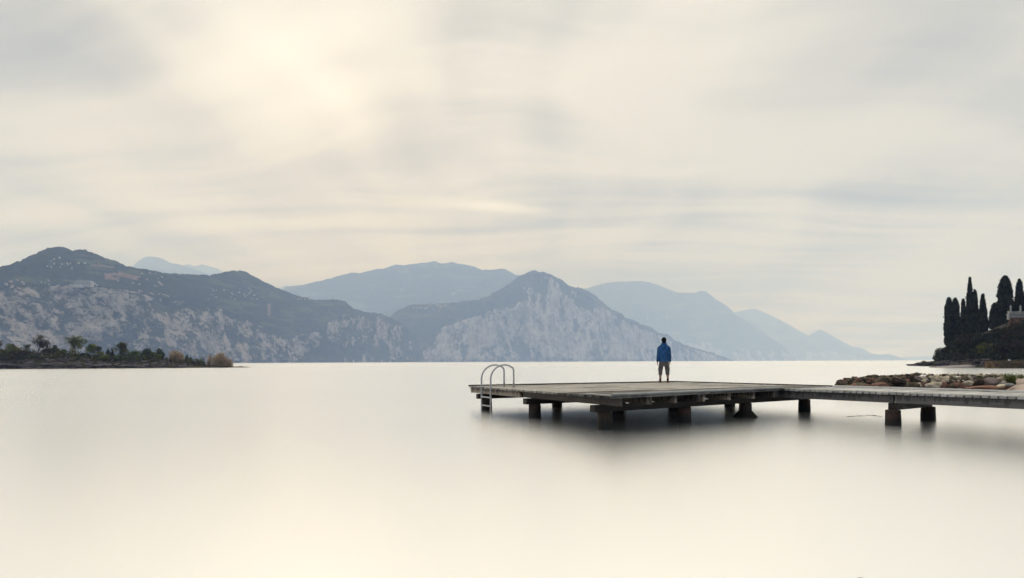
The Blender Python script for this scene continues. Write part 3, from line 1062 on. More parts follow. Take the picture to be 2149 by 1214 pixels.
k2 = kj + 4.0
beam('cap_beam', wp(k2, -0.02), wp(k2, 1.95), 0.20, CZ0 - 0.03, CZ1 - 0.03, M['cap'], jet)
for c in (0.3, 1.6):
    b0 = wp(k2, c)
    pile(b0, b0.z + CZ0 - 0.034, 0.165, seed=int(c * 90))
# edge boards on top of the boards
beam('edge_board', dp(0.0, 0.006), dp(1.0, 0.006), 0.10, 0.005, 0.045, M['edge'], jet)
beam('edge_board', dp(0.9985, 0.014), cR + (cB - cR).normalized() * 0.02, 0.09, 0.006, 0.045, M['edge'], jet)
fdir = wdir_f.normalized()
beam('edge_board', cR + fdir * 0.02 - wu * 0.06, cR + fdir * (wl * EXT) - wu * 0.06, 0.10, 0.006, 0.05, M['rail'], jet)
beam('edge_board', dp(0.006, 0.86), dp(0.006, 0.992), 0.10, 0.006, 0.03, M['rail'], jet)
k0 = min(range(1, 400), key=lambda i: abs(proj(wp(i / 50, 0.0))[0] - 1990)) / 50
beam('edge_board', wp(0.05, 0.05), wp(wl * EXT, 0.05), 0.07, 0.006, 0.022, M['rail'], jet)
# rounded kerb timber along the near side
ps = [cN + uN * 0.03 - vN * 0.04 + UP * 0.034, cI - uN * 0.02 - vN * 0.04 + UP * 0.034]
mid = (ps[0] + ps[1]) / 2
L_ = (ps[1] - ps[0]).length
vt, ft = tube_data([(-L_ / 2, 0, 0), (L_ / 2, 0, 0)], [0.034, 0.034], 12)
o = link('kerb_timber', mesh('kerb_timber', vt, ft), M['rail'], jet)
X = (ps[1] - ps[0]).normalized()
Yv = UP.cross(X).normalized()
o.matrix_world = Matrix.Translation(mid) @ Matrix((X, Yv, X.cross(Yv))).transposed().to_4x4()

# ------------------------------------------------------------------ bathing ladder
lad = empty('swim_ladder', dp(0.0, t_at(1022)))
tag(lad, 'curved grey steel bathing ladder at the end of the jetty', 'ladder')
tl = t_at(1013.5)
tr = t_at(1032.5)
ins = (cB - cL).normalized()
bolt_pts = []
for t in (tl, tr):
    p0 = dp(0.0, t) - ins * 0.045
    reach = 1.02
    zr = p0.z
    pts = [Vector((p0.x, p0.y, -0.75)), Vector((p0.x, p0.y, zr - 0.3)), Vector((p0.x, p0.y, zr + 0.26))]
    R_ = 0.51
    for k in range(1, 13):
        a = k / 12 * math.radians(128)
        hx = R_ * (1 - math.cos(a)) * 0.93
        hz_ = 0.45 * math.sin(min(a, PI / 2)) if a < PI / 2 else 0.45 - 0.10 * (1 - math.sin(a)) / 0.21 * 1.0
        pts.append(p0 + ins * hx + UP * (0.26 + hz_))
    e = pts[-1]
    pts.append(e + ins * 0.03 - UP * 0.05)
    foot = Vector((e.x, e.y, 0)) + ins * 0.032
    zt = dp(0.095, t).z
    pts.append(Vector((foot.x, foot.y, zt + 0.3)))
    pts.append(Vector((foot.x, foot.y, zt - 0.01)))
    vt, ft = tube_data(pts, [0.027] * len(pts), 10)
    link('rail', mesh('rail', vt, ft, True), M['steel'], lad)
    vt, ft = loft_data([(foot.x, foot.y, zt + 0.003, 0.06, 0.06), (foot.x, foot.y, zt + 0.016, 0.06, 0.06), (foot.x, foot.y, zt + 0.02, 0.03, 0.03)], 12)
    link('foot_plate', mesh('foot_plate', vt, ft), M['steel'], lad)
    bolt_pts.append(p0)
for z in (0.45, 0.19, -0.07, -0.33):
    a, b_ = bolt_pts[0].copy(), bolt_pts[1].copy()
    a.z = b_.z = z
    beam('rung', Vector((a.x, a.y, 0)), Vector((b_.x, b_.y, 0)), 0.075, z - 0.018, z + 0.018, M['steel'], lad)

# ------------------------------------------------------------------ person
SKIN = simple('skin', (0.42, 0.235, 0.17), 0.6, 0.3, 0.06, 30, 0.02)
HAIR = simple('dark_hair', (0.010, 0.008, 0.008), 0.8, 0.05, 0.3, 60, 0.0)
BLUE = simple('blue_fleece', (0.034, 0.115, 0.31), 0.92, 0.1, 0.35, 11, 0.0, 0.03)
NAVY = simple('navy_lining', (0.012, 0.02, 0.055), 0.9, 0.1, 0.2, 20, 0.0)
SHORT = simple('grey_cotton', (0.15, 0.142, 0.15), 0.92, 0.1, 0.2, 14, 0.0, 0.008)
SOCK = simple('black_sock', (0.012, 0.012, 0.013), 0.9, 0.1, 0.2, 30, 0.0)
SHOE = simple('brown_shoe', (0.16, 0.065, 0.045), 0.7, 0.3, 0.25, 20, 0.0)
SOLE = simple('grey_sole', (0.22, 0.2, 0.19), 0.8, 0.2, 0.1, 20, 0.0)


def remeshed(name, data, vox, smooth_it, m_, parent, mw):
    me = mesh(name + '_raw', *data)
    t_ = bpy.data.objects.new('tmp', me)
    COL.objects.link(t_)
    r_ = t_.modifiers.new('r', 'REMESH')
    r_.mode = 'VOXEL'
    r_.voxel_size = vox
    s_ = t_.modifiers.new('s', 'SMOOTH')
    s_.factor = 0.5
    s_.iterations = smooth_it
    dg = bpy.context.evaluated_depsgraph_get()
    nm = bpy.data.meshes.new_from_object(t_.evaluated_get(dg))
    nm.name = name
    bpy.data.objects.remove(t_)
    bpy.data.meshes.remove(me)
    nm.polygons.foreach_set('use_smooth', [True] * len(nm.polygons))
    nm.materials.clear()
    nm.materials.append(m_)
    o_ = bpy.data.objects.new(name, nm)
    COL.objects.link(o_)
    o_.parent = parent
    o_.matrix_parent_inverse = parent.matrix_world.inverted()
    o_.matrix_world = mw
    return o_


pf = deck(1393.5, 803.4)
per = empty('person', pf)
tag(per, 'person in a blue fleece and grey knee shorts standing with back turned on the jetty', 'person')
PM = Matrix.Translation(pf)


def ell(c, rx, ry, rz, seg=16, nr=10):
    rings = []
    for i in range(nr + 1):
        a = -PI / 2 + PI * i / nr
        k = max(math.cos(a), 0.03)
        rings.append((c[0], c[1], c[2] + rz * math.sin(a), rx * k, ry * k))
    return loft_data(rings, seg)


FX = 0.145


def limb(pts, rads, seg=14):
    return tube_data(pts, rads, seg)


body = []
body.append(ell((0, 0.015, 1.64), 0.078, 0.098, 0.112))          # skull
body.append(ell((0, 0.055, 1.575), 0.055, 0.06, 0.06))           # jaw
body.append(ell((0, 0.118, 1.625), 0.014, 0.018, 0.025, 8, 6))   # nose
for sx in (-1, 1):
    body.append(ell((sx * 0.08, 0.0, 1.63), 0.013, 0.022, 0.033, 8, 6))   # ears
body.append(limb([(0, -0.01, 1.42), (0, 0.0, 1.50), (0, 0.01, 1.60)], [0.07, 0.058, 0.056]))
body.append(loft_data([(0, 0, 0.82, 0.165, 0.11), (0, 0, 0.95, 0.17, 0.115), (0, 0, 1.10, 0.155, 0.105), (0, 0, 1.28, 0.18, 0.12), (0, -0.005, 1.40, 0.19, 0.10), (0, -0.005, 1.45, 0.10, 0.075)], 20))
for sx in (-1, 1):
    body.append(limb([(sx * 0.17, -0.01, 1.40), (sx * 0.225, -0.015, 1.12), (sx * 0.245, 0.02, 0.86), (sx * 0.24, 0.03, 0.815)], [0.058, 0.047, 0.032, 0.028]))
    # hand: palm, four fingers, thumb, slightly curled
    body.append(ell((sx * 0.24, 0.04, 0.775), 0.020, 0.042, 0.05, 10, 8))
    for k, (fy, ln) in enumerate(((0.068, 0.075), (0.048, 0.085), (0.028, 0.08), (0.010, 0.062))):
        body.append(limb([(sx * 0.24, fy, 0.75), (sx * 0.242, fy + 0.004, 0.745 - ln * 0.5), (sx * 0.230, fy + 0.008, 0.745 - ln)], [0.0095, 0.009, 0.0075], 8))
    body.append(limb([(sx * 0.236, 0.065, 0.795), (sx * 0.226, 0.092, 0.765), (sx * 0.22, 0.098, 0.735)], [0.012, 0.0105, 0.008], 8))
    # leg: thigh, knee, calf, ankle, foot
    body.append(limb([(sx * 0.095, 0, 0.86), (sx * 0.12, 0.005, 0.66), (sx * 0.138, 0.01, 0.47), (sx * 0.142, -0.012, 0.34), (sx * FX, -0.008, 0.20), (sx * FX, 0.0, 0.085), (sx * FX, 0.0, 0.05)],
                     [0.092, 0.078, 0.058, 0.056, 0.043, 0.036, 0.04]))
    body.append(ell((sx * (FX + 0.012), 0.055, 0.045), 0.04, 0.12, 0.035, 12, 8))
remeshed('body', join(body), 0.0075, 2, SKIN, per, PM)

hair = [ell((0, -0.006, 1.658), 0.096, 0.112, 0.106), ell((0, -0.036, 1.595), 0.084, 0.085, 0.085)]
remeshed('hair', join(hair), 0.009, 2, HAIR, per, PM)
jk = [loft_data([(0, 0.0, 0.815, 0.200, 0.140), (0, 0, 0.84, 0.202, 0.145), (0, 0, 1.00, 0.188, 0.138), (0, 0, 1.20, 0.208, 0.145), (0, -0.01, 1.33, 0.222, 0.135), (0, -0.01, 1.40, 0.205, 0.12), (0, -0.005, 1.455, 0.155, 0.10), (0, 0, 1.49, 0.115, 0.085), (0, 0, 1.50, 0.10, 0.08)], 24, 2.4)]
for sx in (-1, 1):
    jk.append(limb([(sx * 0.155, -0.01, 1.375), (sx * 0.195, -0.015, 1.30), (sx * 0.218, -0.018, 1.12), (sx * 0.236, 0.0, 0.98), (sx * 0.243, 0.018, 0.86)], [0.075, 0.072, 0.062, 0.054, 0.047]))
remeshed('jacket', join(jk), 0.011, 2, BLUE, per, PM)
remeshed('collar', join([loft_data([(0, 0.0, 1.46, 0.125, 0.10), (0, 0.0, 1.51, 0.108, 0.095), (0, 0.004, 1.545, 0.098, 0.09), (0, 0.004, 1.55, 0.085, 0.08)], 20)]), 0.010, 2, BLUE, per, PM)
cf = []
for sx in (-1, 1):
    cf.append(limb([(sx * 0.243, 0.018, 0.865), (sx * 0.241, 0.028, 0.815)], [0.047, 0.043]))
for q_ in cf:
    remeshed('cuff', q_, 0.01, 1, NAVY, per, PM)
sh = [loft_data([(0, 0, 0.64, 0.15, 0.115), (0, 0, 0.70, 0.185, 0.13), (0, 0, 0.85, 0.185, 0.13), (0, 0, 0.92, 0.18, 0.125)], 22, 2.3)]
for sx in (-1, 1):
    sh.append(limb([(sx * 0.092, 0, 0.78), (sx * 0.118, 0.004, 0.62), (sx * 0.135, 0.005, 0.45), (sx * 0.140, 0.0, 0.33), (sx * 0.141, 0.0, 0.295)], [0.098, 0.094, 0.081, 0.072, 0.075]))
    sh.append(ell((sx * 0.212, 0.0, 0.53), 0.014, 0.05, 0.07, 10, 6))
remeshed('shorts', join(sh), 0.010, 2, SHORT, per, PM)
for sx in (-1, 1):
    remeshed('sock', limb([(sx * FX, 0.0, 0.055), (sx * FX, -0.001, 0.10), (sx * FX, -0.005, 0.165)], [0.044, 0.041, 0.046]), 0.008, 1, SOCK, per, PM)
    so = join([ell((sx * (FX + 0.008), 0.03, 0.048), 0.05, 0.125, 0.045, 14, 8), ell((sx * FX, -0.035, 0.06), 0.047, 0.06, 0.045, 12, 8)])
    shoe = remeshed('shoe', so, 0.009, 2, SHOE, per, PM)
    v1, f1 = loft_data([(sx * (FX + 0.008), 0.028, 0.0, 0.05, 0.135), (sx * (FX + 0.008), 0.028, 0.022, 0.053, 0.138)], 18)
    so_ = link('sole', mesh('sole', v1, f1), SOLE, shoe)
    so_.matrix_world = PM

# ------------------------------------------------------------------ stones
def stone_mesh(name, seed, flat=1.0, sub=2, rough=0.16):
    bm = bmesh.new()
    bmesh.ops.create_icosphere(bm, subdivisions=sub, radius=1.0)
    rr = random.Random(seed)
    planes = []
    for _ in range(8):
        n = Vector((rr.gauss(0, 1), rr.gauss(0, 1), rr.gauss(0, 1))).normalized()
        planes.append((n, rr.uniform(0.48, 0.82)))
    vs = np.array([v.co for v in bm.verts])
    nn = fbm(vs[:, 0] * 1.1 + seed * 3.1, vs[:, 1] * 1.1, vs[:, 2] * 1.1, 3) - 0.5
    for v, k in zip(bm.verts, nn):
        c = v.co.copy()
        for n, dd_ in planes:
            e = c.dot(n) - dd_
            if e > 0:
                c -= n * e * 0.85
        c *= 1 + k * rough * 4
        c.z *= flat
        v.co = c
    me = bpy.data.meshes.new(name)
    bm.to_mesh(me)
    bm.free()
    me.polygons.foreach_set('use_smooth', [seed % 3 == 0] * len(me.polygons))
    return me


SMESH = {}


def stone(name, loc, rad, m_key, parent=None, flat=0.78, kind=None, stretch=1.15, seed=None, sub=2):
    kind = kind if kind is not None else rnd.randrange(8)
    key = (kind, m_key, sub)
    if key not in SMESH:
        SMESH[key] = stone_mesh('stone', kind + 1, 1.0, sub)
        SMESH[key].materials.append(M[m_key])
    o_ = bpy.data.objects.new(name, SMESH[key])
    COL.objects.link(o_)
    if parent is not None:
        o_.parent = parent
        o_.matrix_parent_inverse = parent.matrix_world.inverted()
    o_.matrix_world = Matrix.Translation(loc) @ Matrix.Rotation(rnd.uniform(0, 6.28) if seed is None else seed, 4, 'Z') @ \
        Matrix.Rotation(rnd.uniform(-0.25, 0.25), 4, 'X') @ Matrix.Diagonal((rad * stretch, rad, rad * flat, 1))
    return o_


# groyne of boulders behind the walkway
gro = empty('boulder_groyne', P(1930, 815, 28.5) * 1.0)
tag(gro, 'heap of red brown and pale boulders behind the jetty walkway', 'groyne')
g_top = interp([(1755, 802), (1765, 796), (1790, 793), (1820, 790), (1870, 789.5), (1905, 787), (1925, 785.5), (1960, 788), (2000, 787), (2050, 787), (2090, 787), (2120, 790)])


def gD(x):
    return 29.3 - (x - 1755) / 365 * 2.4


cv, cfc = [], []
xs_ = list(range(1748, 2135, 8))
for x in xs_:
    D = gD(x)
    zt = max(CAMZ - (float(g_top(x)) - hz(x)) * (D + 0.9) / F - 0.22, -0.1)
    for (o_d, z) in ((-0.75, -0.5), (-0.45, zt * 0.45), (0.35, zt * 0.92), (0.9, zt), (1.6, zt * 0.8), (2.8, -0.5)):
        p = P(x, hz(x), D + o_d)
        cv.append((p.x, p.y, z))
for i in range(len(xs_) - 1):
    for k in range(5):
        a = i * 6 + k
        cfc.append((a, a + 6, a + 7, a + 1))
core = link('rubble_core', mesh('rubble_core', cv, cfc), M['bank'], gro)
core['kind'] = 'stuff'
# (row depth, fraction of height, size range, step)
for row, (od, hf, r0, r1, step) in enumerate(((-0.55, 0.12, 0.17, 0.29, 17), (-0.2, 0.52, 0.17, 0.30, 17), (0.35, 0.97, 0.16, 0.28, 16), (1.0, 1.08, 0.12, 0.24, 14), (1.7, 0.82, 0.18, 0.28, 24), (-0.75, 0.02, 0.12, 0.2, 15), (-0.38, 0.30, 0.10, 0.17, 21), (0.1, 0.72, 0.09, 0.15, 19))):
    x = 1752 + rnd.uniform(0, 14) + (8 if row in (2, 3) else 0)
    while x < (2112 if row not in (0, 5) else 2050):
        D = gD(x) + od
        zt = CAMZ - (float(g_top(x)) - hz(x)) * (gD(x) + 0.9) / F
        rd = r0 * 0.75 + (r1 * 1.1 - r0 * 0.75) * rnd.random() ** 1.3
        lim = min(1.0, (x - 1740) / 40)
        if x > 1925 and row in (2, 3, 4, 7):
            key = rnd.choice(('st_pale', 'st_pale', 'st_olive', 'st_red', 'st_mauve') if x < 1965 else ('st_pale', 'st_pale', 'st_pale', 'st_olive', 'st_mauve'))
            rd *= 0.72
        elif x > 1925 and row in (1, 6):
            key = rnd.choice(('st_pale', 'st_pale', 'st_olive', 'st_red'))
        elif x > 1925:
            key = rnd.choice(('st_red', 'st_red', 'st_dark', 'st_mauve'))
        else:
            key = rnd.choice(('st_red', 'st_red', 'st_olive', 'st_olive', 'st_dark'))
        z = max(zt * hf - rd * (0.85 if row in (2, 3) else 0.35), 0.02)
        if 2045 < x < 2100 and row in (0, 1, 2, 5, 6):
            x += step
            continue
        pt = P(x, hz(x), D)
        stone('stone', Vector((pt.x, pt.y, z)), rd, key, gro, rnd.uniform(0.74, 0.98), stretch=rnd.uniform(1.02, 1.35))
        x += step * rnd.uniform(0.6, 1.0) * (1.1 if rd > 0.24 else 0.72)


def stone_px(x, y, D, rpx, key, flat=0.8, lab=None, kind=None, stretch=1.2, rot=0.3):
    p = P(x, y, D)
    o_ = stone('stone', p, rpx * D / F, key, gro, flat, kind=kind, stretch=stretch, seed=rot, sub=3)
    if lab:
        o_['label'] = lab
    return o_


stone_px(2053, 804, 26.6, 14, 'st_dark', 0.85, 'dark pitted boulder with pale streaks', 3, 1.25)
stone_px(2080, 804, 26.4, 14, 'st_mauve', 0.85, 'smooth mauve grey rounded boulder', 5, 1.2, 0.9)
stone_px(2063, 814.5, 25.6, 22, 'st_slab', 0.24, 'flat orange red slab', 2, 1.4, 0.1)
stone_px(2032, 806, 26.6, 9, 'st_pale', 0.8, None, 1)
stone_px(2112, 807, 26.0, 12, 'st_grey', 0.5, None, 4, 1.4)
stone_px(2100, 811, 25.8, 9, 'st_pale', 0.5, None, 6, 1.5)
stone_px(1853, 801, 28.3, 12.5, 'st_olive', 0.9, None, 0, 1.1)
stone_px(1885, 802, 28.2, 14, 'st_dark', 0.9, None, 7, 1.1)
stone_px(1848, 811, 27.9, 15, 'st_red', 0.62, None, 2, 1.2)
stone_px(1922, 786.5, 29.0, 9, 'st_olive', 0.6, None, 3, 1.4)

# tiny rocks breaking the surface under the walkway
for i, (x, y, rpx) in enumerate(((1782, 874.5, 5), (1792, 874.2, 4), (1803, 873.5, 5), (1812, 873.2, 4), (1822, 872.0, 5), (1832, 872.4, 6), (1842, 873.6, 5), (1848, 875.2, 4))):
    D = CAMZ * F / (y - hz(x))
    o_ = stone('rock', Vector((P(x, y, D).x, D, -0.005)), rpx * D / F, 'st_dark', None, 0.26, stretch=1.5, seed=0.4)
    tag(o_, 'low dark rock tip just breaking the water beside the walkway pile', 'rock', 'rock tips under the walkway')
D = 4.36
o_ = stone('rock', P(1815, 1216, D) + Vector((0, 0, -0.02)), 0.055, 'st_red', None, 0.5, stretch=1.5)
tag(o_, 'small reddish rock at the bottom edge close to the camera', 'rock')

# ------------------------------------------------------------------ plants
def leaf_quads(C, size, rng, up=0.0, aspect=1.6):
    """C: (n,3) centres -> (n,4,3) random small faces; up>0 makes them stand upright"""
    n = len(C)
    a = rng.normal(size=(n, 3))
    a[:, 2] += up * 2.5
    a /= np.linalg.norm(a, axis=1)[:, None]
    b_ = np.cross(a, rng.normal(size=(n, 3)))
    b_ /= np.linalg.norm(b_, axis=1)[:, None] + 1e-9
    s_ = size * rng.uniform(0.55, 1.35, size=(n, 1))
    a, b_ = a * s_ * aspect * 0.5, b_ * s_ * 0.5
    return np.stack([C - a, C + b_ * 0.9 - a * 0.1, C + a, C - b_ * 0.9 + a * 0.1], 1)


def blob_points(rng, lobes, n, fill=0.35):
    """points in a union of ellipsoids (cx,cy,cz,rx,ry,rz), denser towards their skin"""
    w_ = np.array([l[3] * l[4] + l[3] * l[5] for l in lobes])
    k = rng.choice(len(lobes), size=n, p=w_ / w_.sum())
    L = np.array(lobes)[k]
    d_ = rng.normal(size=(n, 3))
    d_ /= np.linalg.norm(d_, axis=1)[:, None]
    rr = rng.uniform(fill, 1.0, size=n) ** 0.5
    lump = 0.78 + 0.44 * vnoise(d_[:, 0] * 2.3 + k * 7.7, d_[:, 1] * 2.3 + 4, d_[:, 2] * 2.3 + 9)
    return L[:, :3] + d_ * L[:, 3:] * (rr * lump)[:, None]


def skeleton(rng, base, h, spread, lean=(0, 0), levels=4, r0=0.12, start=0.25, fork=3, up=0.55):
    segs, tips = [], []

    def grow(p, dv, ln, r_, lv):
        n = 3
        pts = [p]
        for i in range(n):
            dv = (dv + Vector(rng.normal(size=3)) * 0.13).normalized()
            pts.append(pts[-1] + dv * (ln / n))
        segs.append((pts, [r_ * (1 - 0.13 * i) for i in range(n + 1)]))
        if lv <= 2:
            tips.extend(pts[1:])
        if lv == 0:
            return
        for k in range(fork if lv > 1 else fork + 1):
            a = rng.uniform(0, 2 * PI)
            sp_ = spread * rng.uniform(0.6, 1.2)
            nd = (dv + Vector((math.cos(a) * sp_, math.sin(a) * sp_, up * rng.uniform(-0.2, 0.6)))).normalized()
            grow(pts[-1] if k < 2 else pts[2], nd, ln * rng.uniform(0.58, 0.82), r_ * 0.58, lv - 1)

    grow(Vector(base), Vector((lean[0], lean[1], 1)).normalized(), h * start, r0, levels)
    return segs, tips


def tubes_mesh(name, segs, seg=5):
    return mesh(name, *join([tube_data(p, r_, seg, False) for p, r_ in segs]))


def crown(name, Q, m_, parent):
    o_ = link(name, quads_mesh(name, Q), m_, parent)
    return o_


def bare_tree(name, label, base, h, half, seed, leafm=None, nleaf=0, lean=(0, 0), twig='bark', levels=4, group=None, cat='tree', spread=0.55, leaf=0.16, twigs=True):
    rng = np.random.default_rng(seed)
    rt = empty(name, base)
    tag(rt, label, cat, group)
    segs, tips = skeleton(rng, base, h, spread * 0.8, lean, levels, 0.024 * h, 0.17, 3, 1.3)
    T = np.array([tuple(t_) for t_ in tips])
    # fit the skeleton into the outline seen in the photograph
    b_ = np.array(base)
    kz = h / max(T[:, 2].max() - b_[2], 0.1)
    ex = np.percentile(np.abs(T[:, 0] - b_[0] - lean[0] * h * 0.5), 96)
    kx = np.clip(half / max(ex, 0.1), 0.5, 1.7)

    def fit(p):
        return Vector((b_[0] + (p[0] - b_[0]) * kx, b_[1] + (p[1] - b_[1]) * kx, b_[2] + (p[2] - b_[2]) * kz))

    segs = [([fit(p) for p in ps_], rs_) for ps_, rs_ in segs]
    T = np.array([tuple(fit(t_)) for t_ in T])
    link('trunk', tubes_mesh('trunk', segs), M[twig], rt)
    if twigs:
        k = rng.choice(len(T), size=min(1000, 4 * len(T)))
        C = T[k] + rng.normal(size=(len(k), 3)) * 0.16 * (h / 5)
        Q = leaf_quads(C, 0.05, rng, 0.5, 9.0)
        crown('twigs', Q, M['lf_twig' if twig == 'bark_pale' else 'lf_brown'], rt)
    if leafm:
        nleaf = int(nleaf * 2.2)
        cen = T[rng.choice(len(T), size=13)]
        k = rng.choice(len(cen), size=nleaf)
        C = cen[k] + rng.normal(size=(nleaf, 3)) * 0.34 * (h / 5) * np.array([1.25, 1.25, 0.75])
        lob = [(base[0] + rng.normal() * half * 0.45 + lean[0] * h * z_, base[1] + rng.normal() * half * 0.3, base[2] + h * z_, half * rng.uniform(0.3, 0.55), half * 0.45, h * rng.uniform(0.10, 0.2)) for z_ in (0.35, 0.48, 0.6, 0.72, 0.82)]
        C = np.concatenate([C, blob_points(rng, lob, int(nleaf * 0.8))])
        crown('crown', leaf_quads(C, leaf * 1.25, rng), M[leafm], rt)
    return rt


def bush(name, label, base, h, half, seed, leafm, n=1600, leaf=0.17, cat='bush', group=None, lobes=7, stems=True, cone=False, depth=None):
    rng = np.random.default_rng(seed)
    rt = empty(name, base)
    tag(rt, label, cat, group)
    L = []
    dpt = depth or half
    for k in range(lobes):
        a = rng.uniform(0, 2 * PI)
        z = rng.uniform(0.25, 0.8)
        wd = (1 - z) if cone else math.sqrt(max(0.15, 1 - (z - 0.35) ** 2 * 2.2))
        rx = half * rng.uniform(0.34, 0.66) * (0.5 + 0.8 * wd)
        off = max(half * 1.2 * wd - rx * 0.8, 0) * rng.uniform(0.4, 1.0)
        L.append((base[0] + math.cos(a) * off, base[1] + math.sin(a) * off * dpt / half, base[2] + z * h * 0.92, rx, rx * dpt / half, h * rng.uniform(0.14, 0.26)))
    L.append((base[0], base[1], base[2] + h * 0.42, half * (0.85 if not cone else 0.75), dpt * 0.8, h * 0.45))
    if cone:
        L.append((base[0], base[1], base[2] + h * 0.75, half * 0.3, half * 0.3, h * 0.25))
    C = blob_points(rng, L, n)
    C = C[C[:, 2] > base[2] - 0.1]
    if stems:
        segs = []
        for k in range(4):
            a = rng.uniform(0, 2 * PI)
            tip = Vector((base[0] + math.cos(a) * half * 0.4, base[1] + math.sin(a) * half * 0.4, base[2] + h * 0.6))
            b0 = Vector(base) - UP * 0.15
            segs.append(([b0, b0.lerp(tip, 0.5) + Vector((0, 0, 0.1)), tip], [0.07 * h / 3, 0.05 * h / 3, 0.02]))
        link('trunk', tubes_mesh('trunk', segs), M['bark'], rt)
    crown('crown', leaf_quads(C, leaf, rng), M[leafm], rt)
    return rt


def reeds(name, label, base, h, half, seed, n=420, lean=0.1, m_='lf_reed', wd=0.05, cat='reeds', group=None):
    rng = np.random.default_rng(seed)
    x = rng.normal(size=n) * half * 0.55
    x = np.clip(x, -half * 1.1, half * 1.1)
    y = rng.normal(size=n) * half * 0.4
    hh = h * (0.35 + 0.65 * rng.uniform(0, 1, n) ** 0.6) * (1 - 0.4 * (x / half / 1.1) ** 2) * (0.75 + 0.5 * vnoise(x / half * 3 + seed, 0.5, 0.5))
    lx = rng.normal(size=n) * lean + 0.25 * x / half * lean * 2
    ly = rng.normal(size=n) * lean
    b0 = np.stack([base[0] + x, base[1] + y, np.full(n, base[2] - 0.1)], 1)
    t0 = b0 + np.stack([lx * hh, ly * hh, hh], 1)
    wv = np.stack([np.full(n, wd / 2), rng.normal(size=n) * wd * 0.4, np.zeros(n)], 1)
    mid_ = b0 * 0.45 + t0 * 0.55 + np.stack([lx * 0.1 * hh, ly * 0, 0.04 * hh], 1)
    Q = np.concatenate([np.stack([b0 - wv, b0 + wv, mid_ + wv, mid_ - wv], 1), np.stack([mid_ - wv, mid_ + wv, t0 + wv * 1.1, t0 - wv * 1.1], 1)])
    o_ = link(name, quads_mesh(name, Q), M[m_])
    tag(o_, label, cat, group)
    return o_


# island vegetation: (kind, x, top y, half width px, depth in, args)
def isl_base(x, dd):
    D = float(isl_D0(x)) + dd
    z = float(isl_z(np.float64(x), np.float64(dd)))
    return (float((x - CX) / F * D), D, z - 0.05)


def isl_h(x, ytop, base):
    return CAMZ - (ytop - hz(x)) * base[1] / F - base[2]


def mpx(px_, base):
    return px_ * base[1] / F


